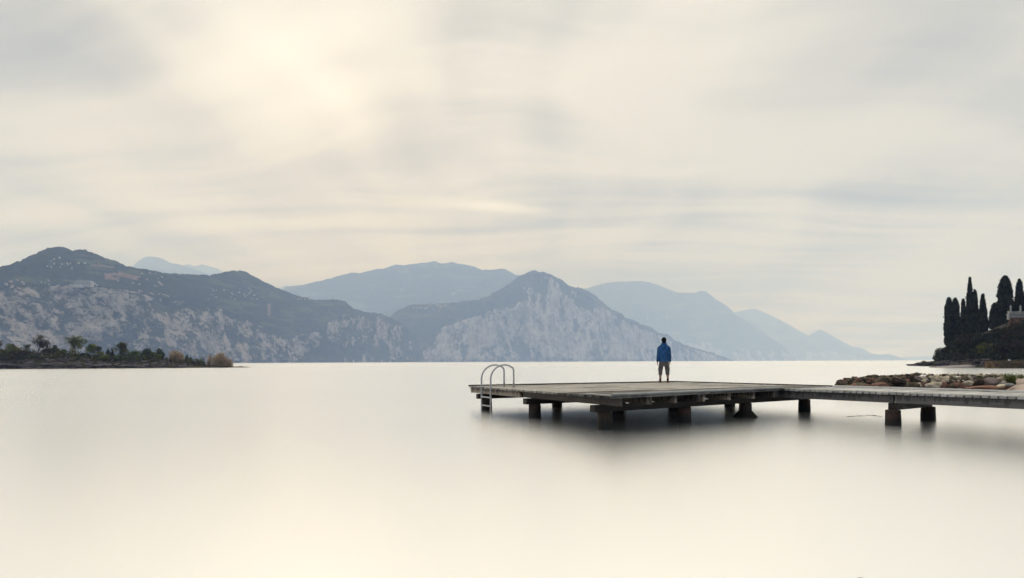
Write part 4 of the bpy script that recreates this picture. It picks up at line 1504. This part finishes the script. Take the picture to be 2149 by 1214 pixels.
SH = 'shrubs and trees on the island'
IS = [
    ('bare', -2, 718, 12, 8, dict(twig='bark_pale', seed=1), 'bare grey tree cut by the left edge of the island'),
    ('bare', 26, 723, 13, 9, dict(leafm='lf_lime', nleaf=420, twig='bark_pale', seed=2), 'thin tree with pale green leaves at the left end of the island'),
    ('bush', 22, 733, 12, 6, dict(leafm='lf_green', seed=3), 'green bush in front of the thin pale tree'),
    ('bush', 45, 735, 18, 5, dict(leafm='lf_brown', seed=4, n=2400), 'wide brown leafless bush left of the big bare tree'),
    ('bush', 35, 748, 26, 3.2, dict(leafm='lf_dark', seed=41, n=2600), 'dark low thicket hanging over the left bank'),
    ('bare', 57, 725, 12, 11, dict(twig='bark_pale', seed=5), 'pale twiggy tree beside the big bare tree'),
    ('bare', 79, 706, 21, 8, dict(leafm='lf_olive', nleaf=90, seed=6, levels=5), 'tallest bare tree of the island with a wide crown'),
    ('bare', 92, 719, 8, 10, dict(leafm='lf_brown', nleaf=240, seed=7), 'narrow brown tree right of the tallest bare tree'),
    ('bush', 98, 732, 8, 8, dict(leafm='lf_rust', seed=8), 'dark maroon bush between bare tree and dark cedar'),
    ('cone', 116, 725, 10, 8, dict(leafm='lf_conifer', seed=9), 'dark pointed evergreen with a broad foot left of the sapling'),
    ('bush', 70, 745, 13, 4.5, dict(leafm='lf_green', seed=42, n=1200), 'green scrub under the tallest bare tree'),
    ('bush', 93, 747, 8, 4, dict(leafm='lf_lime', seed=43, n=700), 'small yellow green shrub below the maroon bush'),
    ('bare', 133, 735, 7, 7, dict(leafm='lf_lime', nleaf=300, seed=10, levels=3), 'small green sapling between evergreen and leaning tree'),
    ('bare', 150, 707, 11, 8, dict(leafm='lf_lime', nleaf=620, lean=(0.32, 0), seed=11, spread=0.4), 'leaning tree with yellow green leaves and bare top'),
    ('bush', 160, 744, 8, 7, dict(leafm='lf_dark', seed=12, n=900), 'dark little shrub at the foot of the leaning tree'),
    ('bush', 155, 749, 6, 4, dict(leafm='lf_lime', seed=44, n=600), 'bright yellow green shrub on the bank under the leaning tree'),
    ('bush', 178, 741, 8, 8, dict(leafm='lf_conifer', seed=13, n=1200), 'round dark green bush left of the forked tree'),
    ('bare', 190, 725, 15, 8, dict(leafm='lf_lime', nleaf=700, seed=14, spread=0.75, levels=4), 'forked tree with a flat spreading light green crown'),
    ('bare', 206, 729, 8, 10, dict(twig='bark_pale', leafm='lf_olive', nleaf=120, seed=15), 'grey twiggy bush right of the forked tree'),
    ('bush', 201, 744, 5, 7, dict(leafm='lf_dark', seed=16, n=700), 'small black green shrub under the grey twigs'),
    ('cone', 227, 733, 6, 9, dict(leafm='lf_conifer', seed=17), 'dark narrow evergreen behind the bright green bush'),
    ('cone', 236, 735, 4.5, 10, dict(leafm='lf_rust', seed=18, n=900), 'brownish narrow evergreen beside the tall mixed tree'),
    ('bush', 222, 742, 9, 5, dict(leafm='lf_lime', seed=19), 'bright green bush at the top of the rock ledge'),
    ('bush', 237, 745, 10, 6, dict(leafm='lf_dark', seed=20), 'dark olive bush between bright bush and tall tree'),
    ('bare', 253, 721, 12, 9, dict(leafm='lf_olive', nleaf=520, seed=21), 'tall thin tree with bare tips in the middle of the island'),
    ('bush', 253, 745, 10, 5, dict(leafm='lf_green', seed=22), 'green bush growing down the bank in mid island'),
    ('bush', 265, 742, 8, 8, dict(leafm='lf_dark', seed=23, n=1100), 'dark bush just right of the tall thin tree'),
    ('bush', 283, 735, 11, 7, dict(leafm='lf_green', seed=24, n=2200), 'round green tree standing alone right of mid island'),
    ('bush', 309, 731, 10, 8, dict(leafm='lf_conifer', seed=25, n=2400), 'dense dark pine, left one of the pine pair'),
    ('cone', 335, 732, 13, 8, dict(leafm='lf_conifer', seed=26, n=2600), 'dense dark pine sloping to the right, right one of the pair'),
    ('bush', 303, 745, 4, 6, dict(leafm='lf_lime', seed=46, n=500), 'little lime green shrub under the left pine'),
    ('bare', 322, 741, 9, 5, dict(leafm='lf_lime', nleaf=260, twig='bark_pale', seed=27, levels=3), 'pale green shrub in front of the two pines'),
    ('reed', 369, 735, 12, 6, dict(seed=28, n=330), 'tall tan reed clump with dark twigs right of the pines'),
    ('bush', 379, 744, 5, 8, dict(leafm='lf_dark', seed=29, n=800), 'dark shrub standing in the tan reed clump'),
    ('cone', 392, 745, 4.5, 8, dict(leafm='lf_conifer', seed=30, n=800), 'larger of two small dark evergreens right of the reeds'),
    ('cone', 400, 750, 3.5, 8, dict(leafm='lf_conifer', seed=31, n=500), 'smaller of two small dark evergreens right of the reeds'),
    ('reed', 440, 744, 5.5, 5, dict(seed=32, n=70), 'thin tan reed clump left of the big one at the tip'),
    ('reed', 462, 742, 13, 4, dict(seed=33, n=420), 'big tan reed clump near the island tip'),
    ('reed', 481, 751, 6, 3, dict(seed=34, n=110), 'last small reed clump at the island tip'),
    ('reed', 410, 759, 9, 6, dict(seed=35, n=160, m_='lf_brown'), 'low brown grass clump on the thin part of the island'),
]
for kind, x, yt, hw, dd, kw, lab in IS:
    bs = isl_base(x, dd)
    h = max(isl_h(x, yt, bs), 0.5) * 1.08
    half = mpx(hw, bs) * (1.22 if kind != 'reed' else 1.0)
    kw = dict(kw)
    seed = kw.pop('seed')
    if kind == 'bare':
        bare_tree('tree', lab, bs, h, half, seed + 100, group=SH, **kw)
    elif kind == 'bush':
        kw.setdefault('n', 1500)
        bush('bush', lab, bs, h, half, seed + 200, leaf=0.20, group=SH, **kw)
    elif kind == 'cone':
        kw.setdefault('n', 1700)
        bush('evergreen_tree', lab, bs, h, half, seed + 300, leaf=0.18, group=SH, cone=True, cat='tree', **kw)
    else:
        reeds('reed_clump', lab, bs, h, half, seed + 400, wd=0.06, group=SH, **kw)

def hd_base(x, dd):
    D = float(hd_D0(x)) + dd
    return (float((x - CX) / F * D), D, float(hd_z(np.float64(x), np.float64(dd))) - 0.1)


# undergrowth on the island and on the headland slope
def undergrowth(label, xs0, xs1, n, dlo, dhi, basef, m_, seed, leaf, hgt, wet):
    rng = np.random.default_rng(seed)
    x = rng.uniform(xs0, xs1, n * 3)
    dd = rng.uniform(dlo, dhi, n * 3)
    pat = fbm(x / 9.0 + seed, dd / 3.0, 0.5, 3, 0.6)
    k = pat > wet
    x, dd, pat = x[k][:n], dd[k][:n], pat[k][:n]
    B = np.array([basef(a_, b_) for a_, b_ in zip(x, dd)])
    B[:, 2] += rng.uniform(0, 1, len(B)) ** 1.3 * hgt * (0.3 + 3.2 * (pat - wet))
    o_ = link('undergrowth', quads_mesh('undergrowth', leaf_quads(B, leaf, rng)), M[m_])
    tag(o_, label, 'undergrowth', kind='stuff')


undergrowth('low green scrub covering the top of the island', -20, 430, 9000, 2.6, 11, isl_base, 'lf_olive', 5, 0.24, 2.8, 0.46)
undergrowth('low brown scrub between the island bushes', -20, 440, 8000, 1.4, 11, isl_base, 'lf_brown', 9, 0.22, 1.9, 0.46)
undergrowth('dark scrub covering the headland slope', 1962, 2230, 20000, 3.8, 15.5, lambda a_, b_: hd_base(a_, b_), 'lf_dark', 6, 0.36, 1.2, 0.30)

# rock ledges along the island and headland shores
for i in range(120):
    x = rnd.uniform(-20, 486)
    dd = rnd.uniform(0.0, 4.2)
    bs = isl_base(x, dd)
    rd = rnd.uniform(0.45, 1.25) * (1.0 if x < 400 else 0.5)
    stone('rock', Vector((bs[0], bs[1] - 0.5, bs[2] - rd * 0.10)), rd, 'ledge', isl, rnd.uniform(0.25, 0.5), stretch=rnd.uniform(1.2, 2.2), seed=rnd.uniform(-0.5, 0.5))
for x, w_ in ((497, 0.5), (504, 0.7), (511, 0.8), (518, 0.5)):
    D = float(isl_D0(x))
    stone('rock', Vector((float((x - CX) / F * D), D + 0.6, 0.02)), w_, 'ledge', isl, 0.28, stretch=1.6, seed=0.1)
for i in range(80):
    x = rnd.uniform(1915, 2084)
    dd = rnd.uniform(-0.2, 4.5)
    D = float(hd_D0(x)) + dd
    z = float(hd_z(np.float64(x), np.float64(dd)))
    rd = rnd.uniform(0.35, 0.95)
    if x > 2000 and dd < 2.2:
        continue
    stone('rock', Vector((float((x - CX) / F * D), D, z - rd * 0.05)), rd, 'ledge_dark', hdl, rnd.uniform(0.2, 0.4), stretch=rnd.uniform(1.3, 2.4), seed=rnd.uniform(-0.4, 0.4))


# ------------------------------------------------------------------ headland trees
def cypress(label, spires, ybase, dd, seed, n, group='tall cypresses on the headland'):
    """spires: (x, half px, top y, point) ; point 0 rounded .. 1 sharp"""
    rng = np.random.default_rng(seed)
    x0 = spires[0][0]
    bs = hd_base(x0, dd)
    rt = empty('cypress_tree', bs)
    tag(rt, label, 'tree', group)
    segs, Cs = [], []
    for (x, hw, yt, point) in spires:
        D = bs[1]
        zx = float((x - CX) / F * D)
        zb = bs[2]
        zt = CAMZ - (yt - hz(x)) * D / F
        H = zt - zb
        R_ = hw * D / F
        segs.append(([Vector((zx, D, zb - 0.3)), Vector((zx, D, zb + H * 0.5)), Vector((zx, D, zb + H * 0.93))], [0.28, 0.18, 0.03]))
        m_ = int(n * hw / sum(s_[1] for s_ in spires))
        t = rng.uniform(0.03, 1.0, m_)
        prof = np.where(t < 0.30, 0.72 + 0.28 * np.sin(t / 0.30 * PI / 2),
                        (1 - point) * np.sqrt(np.maximum(1 - ((t - 0.30) / 0.70) ** 3.2, 0)) + point * (1 - (t - 0.30) / 0.70) ** 0.95)
        a = rng.uniform(0, 2 * PI, m_)
        lump = (0.58 + 0.76 * fbm(np.cos(a) * 2.6 + seed, np.sin(a) * 2.6, t * H * 0.8, 3, 0.6)) * np.where(rng.uniform(0, 1, m_) < 0.06, 1.14, 1.0)
        rr = R_ * np.maximum(prof, 0.02) * np.sqrt(rng.uniform(0.12, 1.0, m_)) * lump
        Cs.append(np.stack([zx + np.cos(a) * rr, D + np.sin(a) * rr, zb + t * H], 1))
    link('trunk', tubes_mesh('trunk', segs, 7), M['bark'], rt)
    C = np.concatenate(Cs)
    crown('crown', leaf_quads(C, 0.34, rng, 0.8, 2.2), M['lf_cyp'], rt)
    return rt


cypress('broad round topped cypress, leftmost of the headland row', [(1992, 9, 626, 0.12), (2005, 9.5, 627, 0.15)], 722, 19, 1, 9000)
cypress('slim see-through cypress between the broad left one and the tallest spire', [(2022, 5.0, 629, 0.25)], 705, 22, 2, 1300)
cypress('tall pointed cypress with a second lower spire at its side', [(2036, 9.0, 584, 0.85), (2046, 8, 610, 0.6)], 705, 20, 3, 8500)
cypress('short pointed cypress right of the tall double spire', [(2063, 9.0, 619, 0.9)], 700, 21, 4, 5200)
cypress('low conical cypress at the left foot of the broad tall one', [(2087, 9.5, 639, 0.5)], 695, 22, 5, 4200)
cypress('broad blunt topped tall cypress behind the terrace', [(2110, 14.5, 581, 0.14), (2124, 7, 637, 0.5)], 690, 30, 6, 10500)
cypress('slender cypress at the right edge of the picture', [(2140, 9.5, 588, 0.5)], 680, 32, 7, 5000)
cypress('cypress just outside the right edge of the picture', [(2170, 12, 600, 0.4)], 680, 30, 8, 4000)

HB = 'shrubs on the headland slope'
for x, yt, hw, dd, m_, seed, lab in (
        (1971, 728, 10, 7, 'lf_olive', 1, 'olive green bush at the left foot of the headland'),
        (1990, 722, 14, 9, 'lf_dark', 2, 'dark bush below the leftmost broad cypress'),
        (2005, 733, 13, 7, 'lf_dark', 3, 'dark bush low on the slope above the rock tip'),
        (2016, 716, 15, 13, 'lf_dark', 31, 'dark bush behind the rounded oak on the slope'),
        (2036, 697, 24, 13, 'lf_rust', 4, 'large rounded rust tinged oak below the double spire cypress'),
        (2028, 730, 17, 8, 'lf_dark', 5, 'dark shrub mass under the rounded oak'),
        (2062, 706, 20, 14, 'lf_dark', 6, 'dark tree below the short pointed cypress'),
        (2072, 717, 18, 8, 'lf_olive', 7, 'olive tinted bush above the pale ramp'),
        (2052, 738, 16, 6, 'lf_dark', 8, 'black green thicket just above the pale ramp'),
        (2098, 688, 22, 14, 'lf_dark', 9, 'dark tree mass left of the stone terrace'),
        (2128, 671, 23, 11, 'lf_rust', 10, 'rust tinged tree in front of the stone terrace'),
        (2090, 728, 18, 8, 'lf_dark', 11, 'dark bush left of the purple twiggy shrubs'),
        (2105, 716, 16, 10, 'lf_dark', 12, 'dark bush behind the purple twiggy shrubs'),
        (2150, 696, 24, 10, 'lf_dark', 13, 'dark tree at the right edge below the terrace'),
        (2190, 690, 30, 10, 'lf_dark', 14, 'dark tree beyond the right edge')):
    bs = hd_base(x, dd)
    D = bs[1]
    zt = CAMZ - (yt - hz(x)) * D / F
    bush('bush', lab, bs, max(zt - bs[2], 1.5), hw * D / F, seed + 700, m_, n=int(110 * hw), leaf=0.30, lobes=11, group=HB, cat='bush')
for x, yt, hw, dd, seed, lab in ((2108, 722, 10, 6, 1, 'left one of two purple grey weeping shrubs on the headland'),
                                 (2135, 717, 12, 6, 2, 'right one of two purple grey weeping shrubs on the headland')):
    bs = hd_base(x, dd)
    zt = CAMZ - (yt - hz(x)) * bs[1] / F
    bare_tree('weeping_shrub', lab, bs, zt - bs[2], hw * bs[1] / F, seed + 900, leafm='lf_purple', nleaf=900, group=HB, cat='bush', leaf=0.14, spread=0.8)
bs = hd_base(1937, 2.5)
bush('bush', 'single small shrub on the rocky tip of the headland', bs, 1.0, 0.7, 955, 'lf_olive', n=260, leaf=0.14, group=HB)

# ------------------------------------------------------------------ terrace with statues, walls, ramp on the headland
Dt = float(hd_D0(2135)) + 16.5


def TB(x0, x1, y0, y1, d0, d1):
    """block seen between those pixels at depth d0, reaching back to d1"""
    a, b_ = P(x0, y1, d0), P(x1, y0, d0)
    return box_data((a.x, d0, a.z), (b_.x, d1, b_.z))


ter = empty('terrace', P(2118, 668, Dt))
tag(ter, 'pale stone terrace with balustrade below the cypresses at the right edge', 'terrace')
link('wall', mesh('wall', *TB(2119, 2230, 660.5, 667, Dt, Dt + 0.7)), M['villa_stone'], ter)
link('lower_wall', mesh('lower_wall', *TB(2121, 2230, 667, 690, Dt + 0.15, Dt + 0.7)), M['villa_orange'], ter)
link('cornice', mesh('cornice', *TB(2117.5, 2230, 658.8, 660.45, Dt - 0.2, Dt + 0.7)), M['villa_stone'], ter)
link('pier', mesh('pier', *TB(2117, 2119.6, 658.8, 671, Dt - 0.3, Dt + 0.2)), M['villa_stone'], ter)
link('hand_rail', mesh('hand_rail', *TB(2118, 2230, 653.6, 654.6, Dt - 0.05, Dt + 0.25)), M['villa_stone'], ter)
ped = [2121, 2141.5, 2162]
for x in ped:
    link('pedestal', mesh('pedestal', *TB(x - 2.6, x + 2.6, 653.2, 658.75, Dt - 0.12, Dt + 0.4)), M['villa_stone'], ter)
for i in range(60):
    x = 2124.5 + i * 1.75
    if any(abs(x - p_) < 3.2 for p_ in ped) or x > 2200:
        continue
    c = P(x, 658.7, Dt + 0.1)
    hh = 4.0 * Dt / F
    v1, f1 = loft_data([(c.x, c.y, c.z, 0.07, 0.07), (c.x, c.y, c.z + hh * 0.35, 0.085, 0.085), (c.x, c.y, c.z + hh * 0.75, 0.045, 0.045), (c.x, c.y, c.z + hh, 0.07, 0.07)], 8)
    link('baluster', mesh('baluster', v1, f1), M['villa_stone'], ter)
for k, (x, lab) in enumerate(((2121, 'left one of two weathered stone statues on the terrace'), (2141.5, 'right one of two weathered stone statues on the terrace'))):
    c = P(x, 653.1, Dt + 0.14)
    c.z += 0.004
    H = 13.0 * Dt / F
    g = [loft_data([(0, 0, 0, 0.30, 0.26), (0, 0, 0.10, 0.30, 0.26), (0, 0, 0.12, 0.22, 0.2), (0, 0, 0.6, 0.20, 0.17), (0.03, 0, 0.9, 0.21, 0.17), (0.0, 0, 1.15, 0.17, 0.14), (0, 0, 1.36, 0.23, 0.15), (0, 0, 1.44, 0.09, 0.08), (0, 0, 1.52, 0.06, 0.06)], 14),
         ell((0, 0, 1.62), 0.09, 0.10, 0.13, 12, 8)]
    sx = 1 if k == 0 else -1
    g.append(tube_data([(sx * 0.2, 0, 1.36), (sx * 0.30, 0, 1.12), (sx * 0.22, -0.16, 0.95)], [0.07, 0.06, 0.045], 8))
    g.append(tube_data([(-sx * 0.2, 0, 1.36), (-sx * 0.27, 0.02, 1.1), (-sx * 0.25, -0.02, 0.85)], [0.07, 0.055, 0.045], 8))
    v1, f1 = join(g)
    kz = H / 1.75
    v1 = [(a * kz, b_ * kz, c_ * kz) for a, b_, c_ in v1]
    o_ = link('statue', mesh('statue', v1, f1, True), M['villa_stone'])
    o_.location = c
    tag(o_, lab, 'statue', 'statues on the terrace')

# tan retaining wall, coursed
D0w = float(hd_D0(2115)) - 1.2
rw = empty('retaining_wall', P(2115, 773, D0w))
tag(rw, 'tan stone retaining wall at the water below the headland shrubs', 'wall')
zt_l, zt_r = 758.5, 757.0
a, b_ = P(2085, 0, D0w), P(2300, 0, D0w - 1)
ztop = CAMZ - (758 - hz(2115)) * D0w / F
for c in range(3):
    z0 = -0.5 if c == 0 else ztop * c / 3 + 0.01
    z1 = ztop * (c + 1) / 3
    x = a.x + rnd.uniform(0, 0.3) * c
    while x < b_.x:
        ln = rnd.uniform(0.9, 1.7)
        yj = rnd.uniform(-0.04, 0.04)
        link('stone_block', mesh('stone_block', *box_data((x, D0w + yj - 0.02 * c, z0), (x + ln - 0.03, D0w + 0.8, z1))), M['tan_wall'], rw)
        x += ln
link('backing', mesh('backing', *box_data((a.x + 0.1, D0w + 0.3, -0.6), (b_.x, D0w + 2.5, ztop - 0.02))), M['tan_wall'], rw)
# pale slipway
Dr = float(hd_D0(2040)) - 0.8
pr = [P(1985, 771.0, Dr), P(2083.5, 772.8, Dr - 1)]
zt = CAMZ - (764.3 - hz(2083)) * Dr / F
v1 = [(pr[0].x, pr[0].y, -0.4), (pr[1].x, pr[1].y, -0.4), (pr[1].x, pr[1].y + 5, -0.4), (pr[0].x, pr[0].y + 5, -0.4),
      (pr[0].x, pr[0].y, 0.04), (pr[1].x, pr[1].y, zt * 0.5), (pr[1].x, pr[1].y + 5, zt * 0.9), (pr[0].x, pr[0].y + 5, 0.2)]
o_ = link('slipway', mesh('slipway', v1, box_data((0, 0, 0), (1, 1, 1))[1]), M['ramp'])
tag(o_, 'pale concrete slipway between the rocky tip and the tan wall', 'slipway')
c = P(2118, 757.0, D0w + 0.4)
o_ = stone('rock', Vector((c.x, c.y, ztop + 0.12)), 0.24, 'white', None, 0.9)
tag(o_, 'small white rock lying on top of the tan wall', 'rock')

# ------------------------------------------------------------------ beach grass
GT = 'grass tufts on the beach'
for x, D, hpx, hw, n, lab, seed in ((2022, 28.2, 7, 6, 60, 'thin grass sprout on the pale boulders', 1), (2055, 28.2, 4, 5, 110, 'tiny dark green tuft behind the dark boulder', 2),
                                    (2088, 28.4, 7, 8, 60, 'sparse grass tuft behind the mauve boulder', 3), (2119, 27.2, 18, 8, 260, 'largest green grass tuft, hanging down the sandy bank', 4),
                                    (2141, 28.2, 7, 5, 70, 'small green tuft nearest the right edge of the picture', 5)):
    X = (x - CX) / F * D
    zb = float(beach_z(np.float64(X), np.float64(D)))
    yt_ = {2119: 781, 2141: 783, 2088: 782, 2055: 786, 2022: 784}[x]
    zt = CAMZ - (yt_ - hz(x)) * D / F
    zb = max(zb, zt - hpx * D / F)
    reeds('grass_tuft', lab, (X, D, zb), zt - zb + 0.05, hw * D / F, seed + 50, n=n, lean=0.45, m_='lf_grass', wd=0.012, cat='grass', group=GT)

# ------------------------------------------------------------------ houses on the far shore
def house_mesh(name, wd, dp_, h, wm, rm, hip=False):
    v = [(-wd / 2, -dp_ / 2, -6), (wd / 2, -dp_ / 2, -6), (wd / 2, dp_ / 2, -6), (-wd / 2, dp_ / 2, -6),
         (-wd / 2, -dp_ / 2, h), (wd / 2, -dp_ / 2, h), (wd / 2, dp_ / 2, h), (-wd / 2, dp_ / 2, h),
         (-wd / 2 - .5, -dp_ / 2 - .6, h - .2), (wd / 2 + .5, -dp_ / 2 - .6, h - .2), (wd / 2 + .5, dp_ / 2 + .6, h - .2), (-wd / 2 - .5, dp_ / 2 + .6, h - .2),
         (-wd / 2 + (wd * .25 if hip else -.5), 0, h + dp_ * .27), (wd / 2 - (wd * .25 if hip else -.5), 0, h + dp_ * .27)]
    f = [(0, 1, 5, 4), (1, 2, 6, 5), (2, 3, 7, 6), (3, 0, 4, 7), (8, 9, 13, 12), (10, 11, 12, 13), (9, 10, 13), (11, 8, 12), (8, 11, 10, 9)]
    me = mesh(name, v, f)
    me.materials.append(M[wm])
    me.materials.append(M[rm])
    me.polygons.foreach_set('material_index', [0, 0, 0, 0, 1, 1, 1, 1, 0])
    return me


HM = [house_mesh('house', 12, 9, 7, 'wall_house', 'roof'), house_mesh('house', 16, 10, 8, 'wall_house', 'roof', True), house_mesh('house', 10, 8, 6, 'wall_house', 'roof_grey'),
      house_mesh('house', 20, 11, 7, 'wall_pink', 'roof', True), house_mesh('house', 30, 12, 9, 'wall_house', 'roof_grey', True)]
CL = [
    ('A', 96, 178, 542, 566, 15, (0, 2), 1.0, 'tiny pale house scattered under the summit of the left mountain', 'hamlet under the left summit'),
    ('A', 12, 52, 590, 604, 8, (0, 1, 3), 1.0, 'tiny house in the hamlet above the cliff at the far left', 'hamlet above the far left cliff'),
    ('A', 88, 112, 590, 598, 4, (1, 2), 1.0, 'tiny white house left of the long terraced hotel', 'houses left of the hotel'),
    ('A', 184, 204, 596, 602, 4, (0, 2), 1.0, 'tiny house just right of the long terraced hotel', 'houses right of the hotel'),
    ('A', 238, 345, 574, 602, 20, (0, 1, 3, 3), 1.0, 'tiny pinkish house of the hamlet right of the ploughed field', 'hamlet beside the ploughed field'),
    ('A', 292, 362, 610, 626, 10, (0, 3, 3), 1.0, 'tiny house in the row along the cliff top road', 'row along the cliff top road'),
    ('A', 428, 540, 606, 632, 22, (0, 0, 2, 1), 1.1, 'tiny white house scattered on the meadow below the rounded hill', 'houses below the rounded hill'),
    ('A', 500, 530, 612, 622, 6, (0, 2), 1.0, 'tiny white house clustered at the right end of the meadow', 'cluster at the right end of the meadow'),
    ('A', 614, 668, 622, 632, 9, (3, 1, 0), 1.1, 'tiny pink house on the falling ridge line left of the cliffs', 'houses on the falling ridge'),
    ('M', 866, 936, 634, 650, 26, (0, 1, 2, 3), 1.5, 'tiny house of the hillside village in the green valley', 'hillside village in the valley'),
    ('M', 896, 1002, 751, 756.5, 11, (3, 3, 1), 2.8, 'tiny pinkish house of the lakeside village under the big cliff', 'lakeside village under the big cliff'),
    ('A', 818, 868, 750, 756, 7, (3, 3, 1), 2.4, 'tiny pink house by the water left of the valley mouth', 'lakeside houses left of the valley mouth'),
    ('M', 1208, 1262, 753, 756, 5, (4, 4), 3.0, 'tiny long white building by the water under the cliff near the person', 'long white lakeside buildings'),
]
hr = random.Random(3)
for key, x0, x1, y0, y1, n, kinds, sc_, lab, grp in CL:
    for i in range(n):
        x, y = hr.uniform(x0, x1), hr.uniform(y0, y1)
        if key == 'A' and x0 == 292:
            y = 612 + (x - 292) * 0.16 + hr.uniform(-2, 3)
        p = on_mountain(key, x, y)
        o_ = bpy.data.objects.new('house', HM[hr.choice(kinds)])
        COL.objects.link(o_)
        o_.location = p + Vector((0, -3, 0.6))
        o_.rotation_euler = (0, 0, hr.uniform(-0.5, 0.5))
        k = sc_ * hr.uniform(0.36, 0.66) * (0.74 if key == 'A' else 1.0)
        o_.scale = (k, k, k)
        tag(o_, lab, 'house', grp)

# long terraced hotel above the left cliff
hp = on_mountain('A', 156, 598)
hot = empty('hotel', hp)
tag(hot, 'long pale terraced hotel above the cliff on the left mountain', 'hotel')
u1 = hp.y / F
qh = hp.y / 2900
for (dx, wd_, z0, hgt, back) in ((-20, 22, 0, 11, 0), (2, 26, 0, 17, 6), (25, 22, 0, 16, 3), (-4, 50, -5, 6, -12), (14, 30, 11, 10, 14)):
    x = hp.x + dx * u1
    z0, hgt = z0 * qh, hgt * qh
    W = wd_ * u1
    blk = link('wing', mesh('wing', *box_data((x - W / 2, hp.y + back - 6, hp.z + z0 - 6), (x + W / 2, hp.y + back + 10, hp.z + z0 + hgt))), M['wall_house'], hot)
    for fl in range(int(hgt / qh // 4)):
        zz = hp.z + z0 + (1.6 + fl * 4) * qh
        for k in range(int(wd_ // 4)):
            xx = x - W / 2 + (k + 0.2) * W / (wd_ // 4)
            link('balcony_shade', mesh('balcony_shade', *box_data((xx, hp.y + back - 6.25, zz), (xx + W / (wd_ // 4) * 0.62, hp.y + back - 6.02, zz + 2.2 * qh))), M['gap'], blk)  # dark panels on the wall, coloured as the shade inside recessed balconies
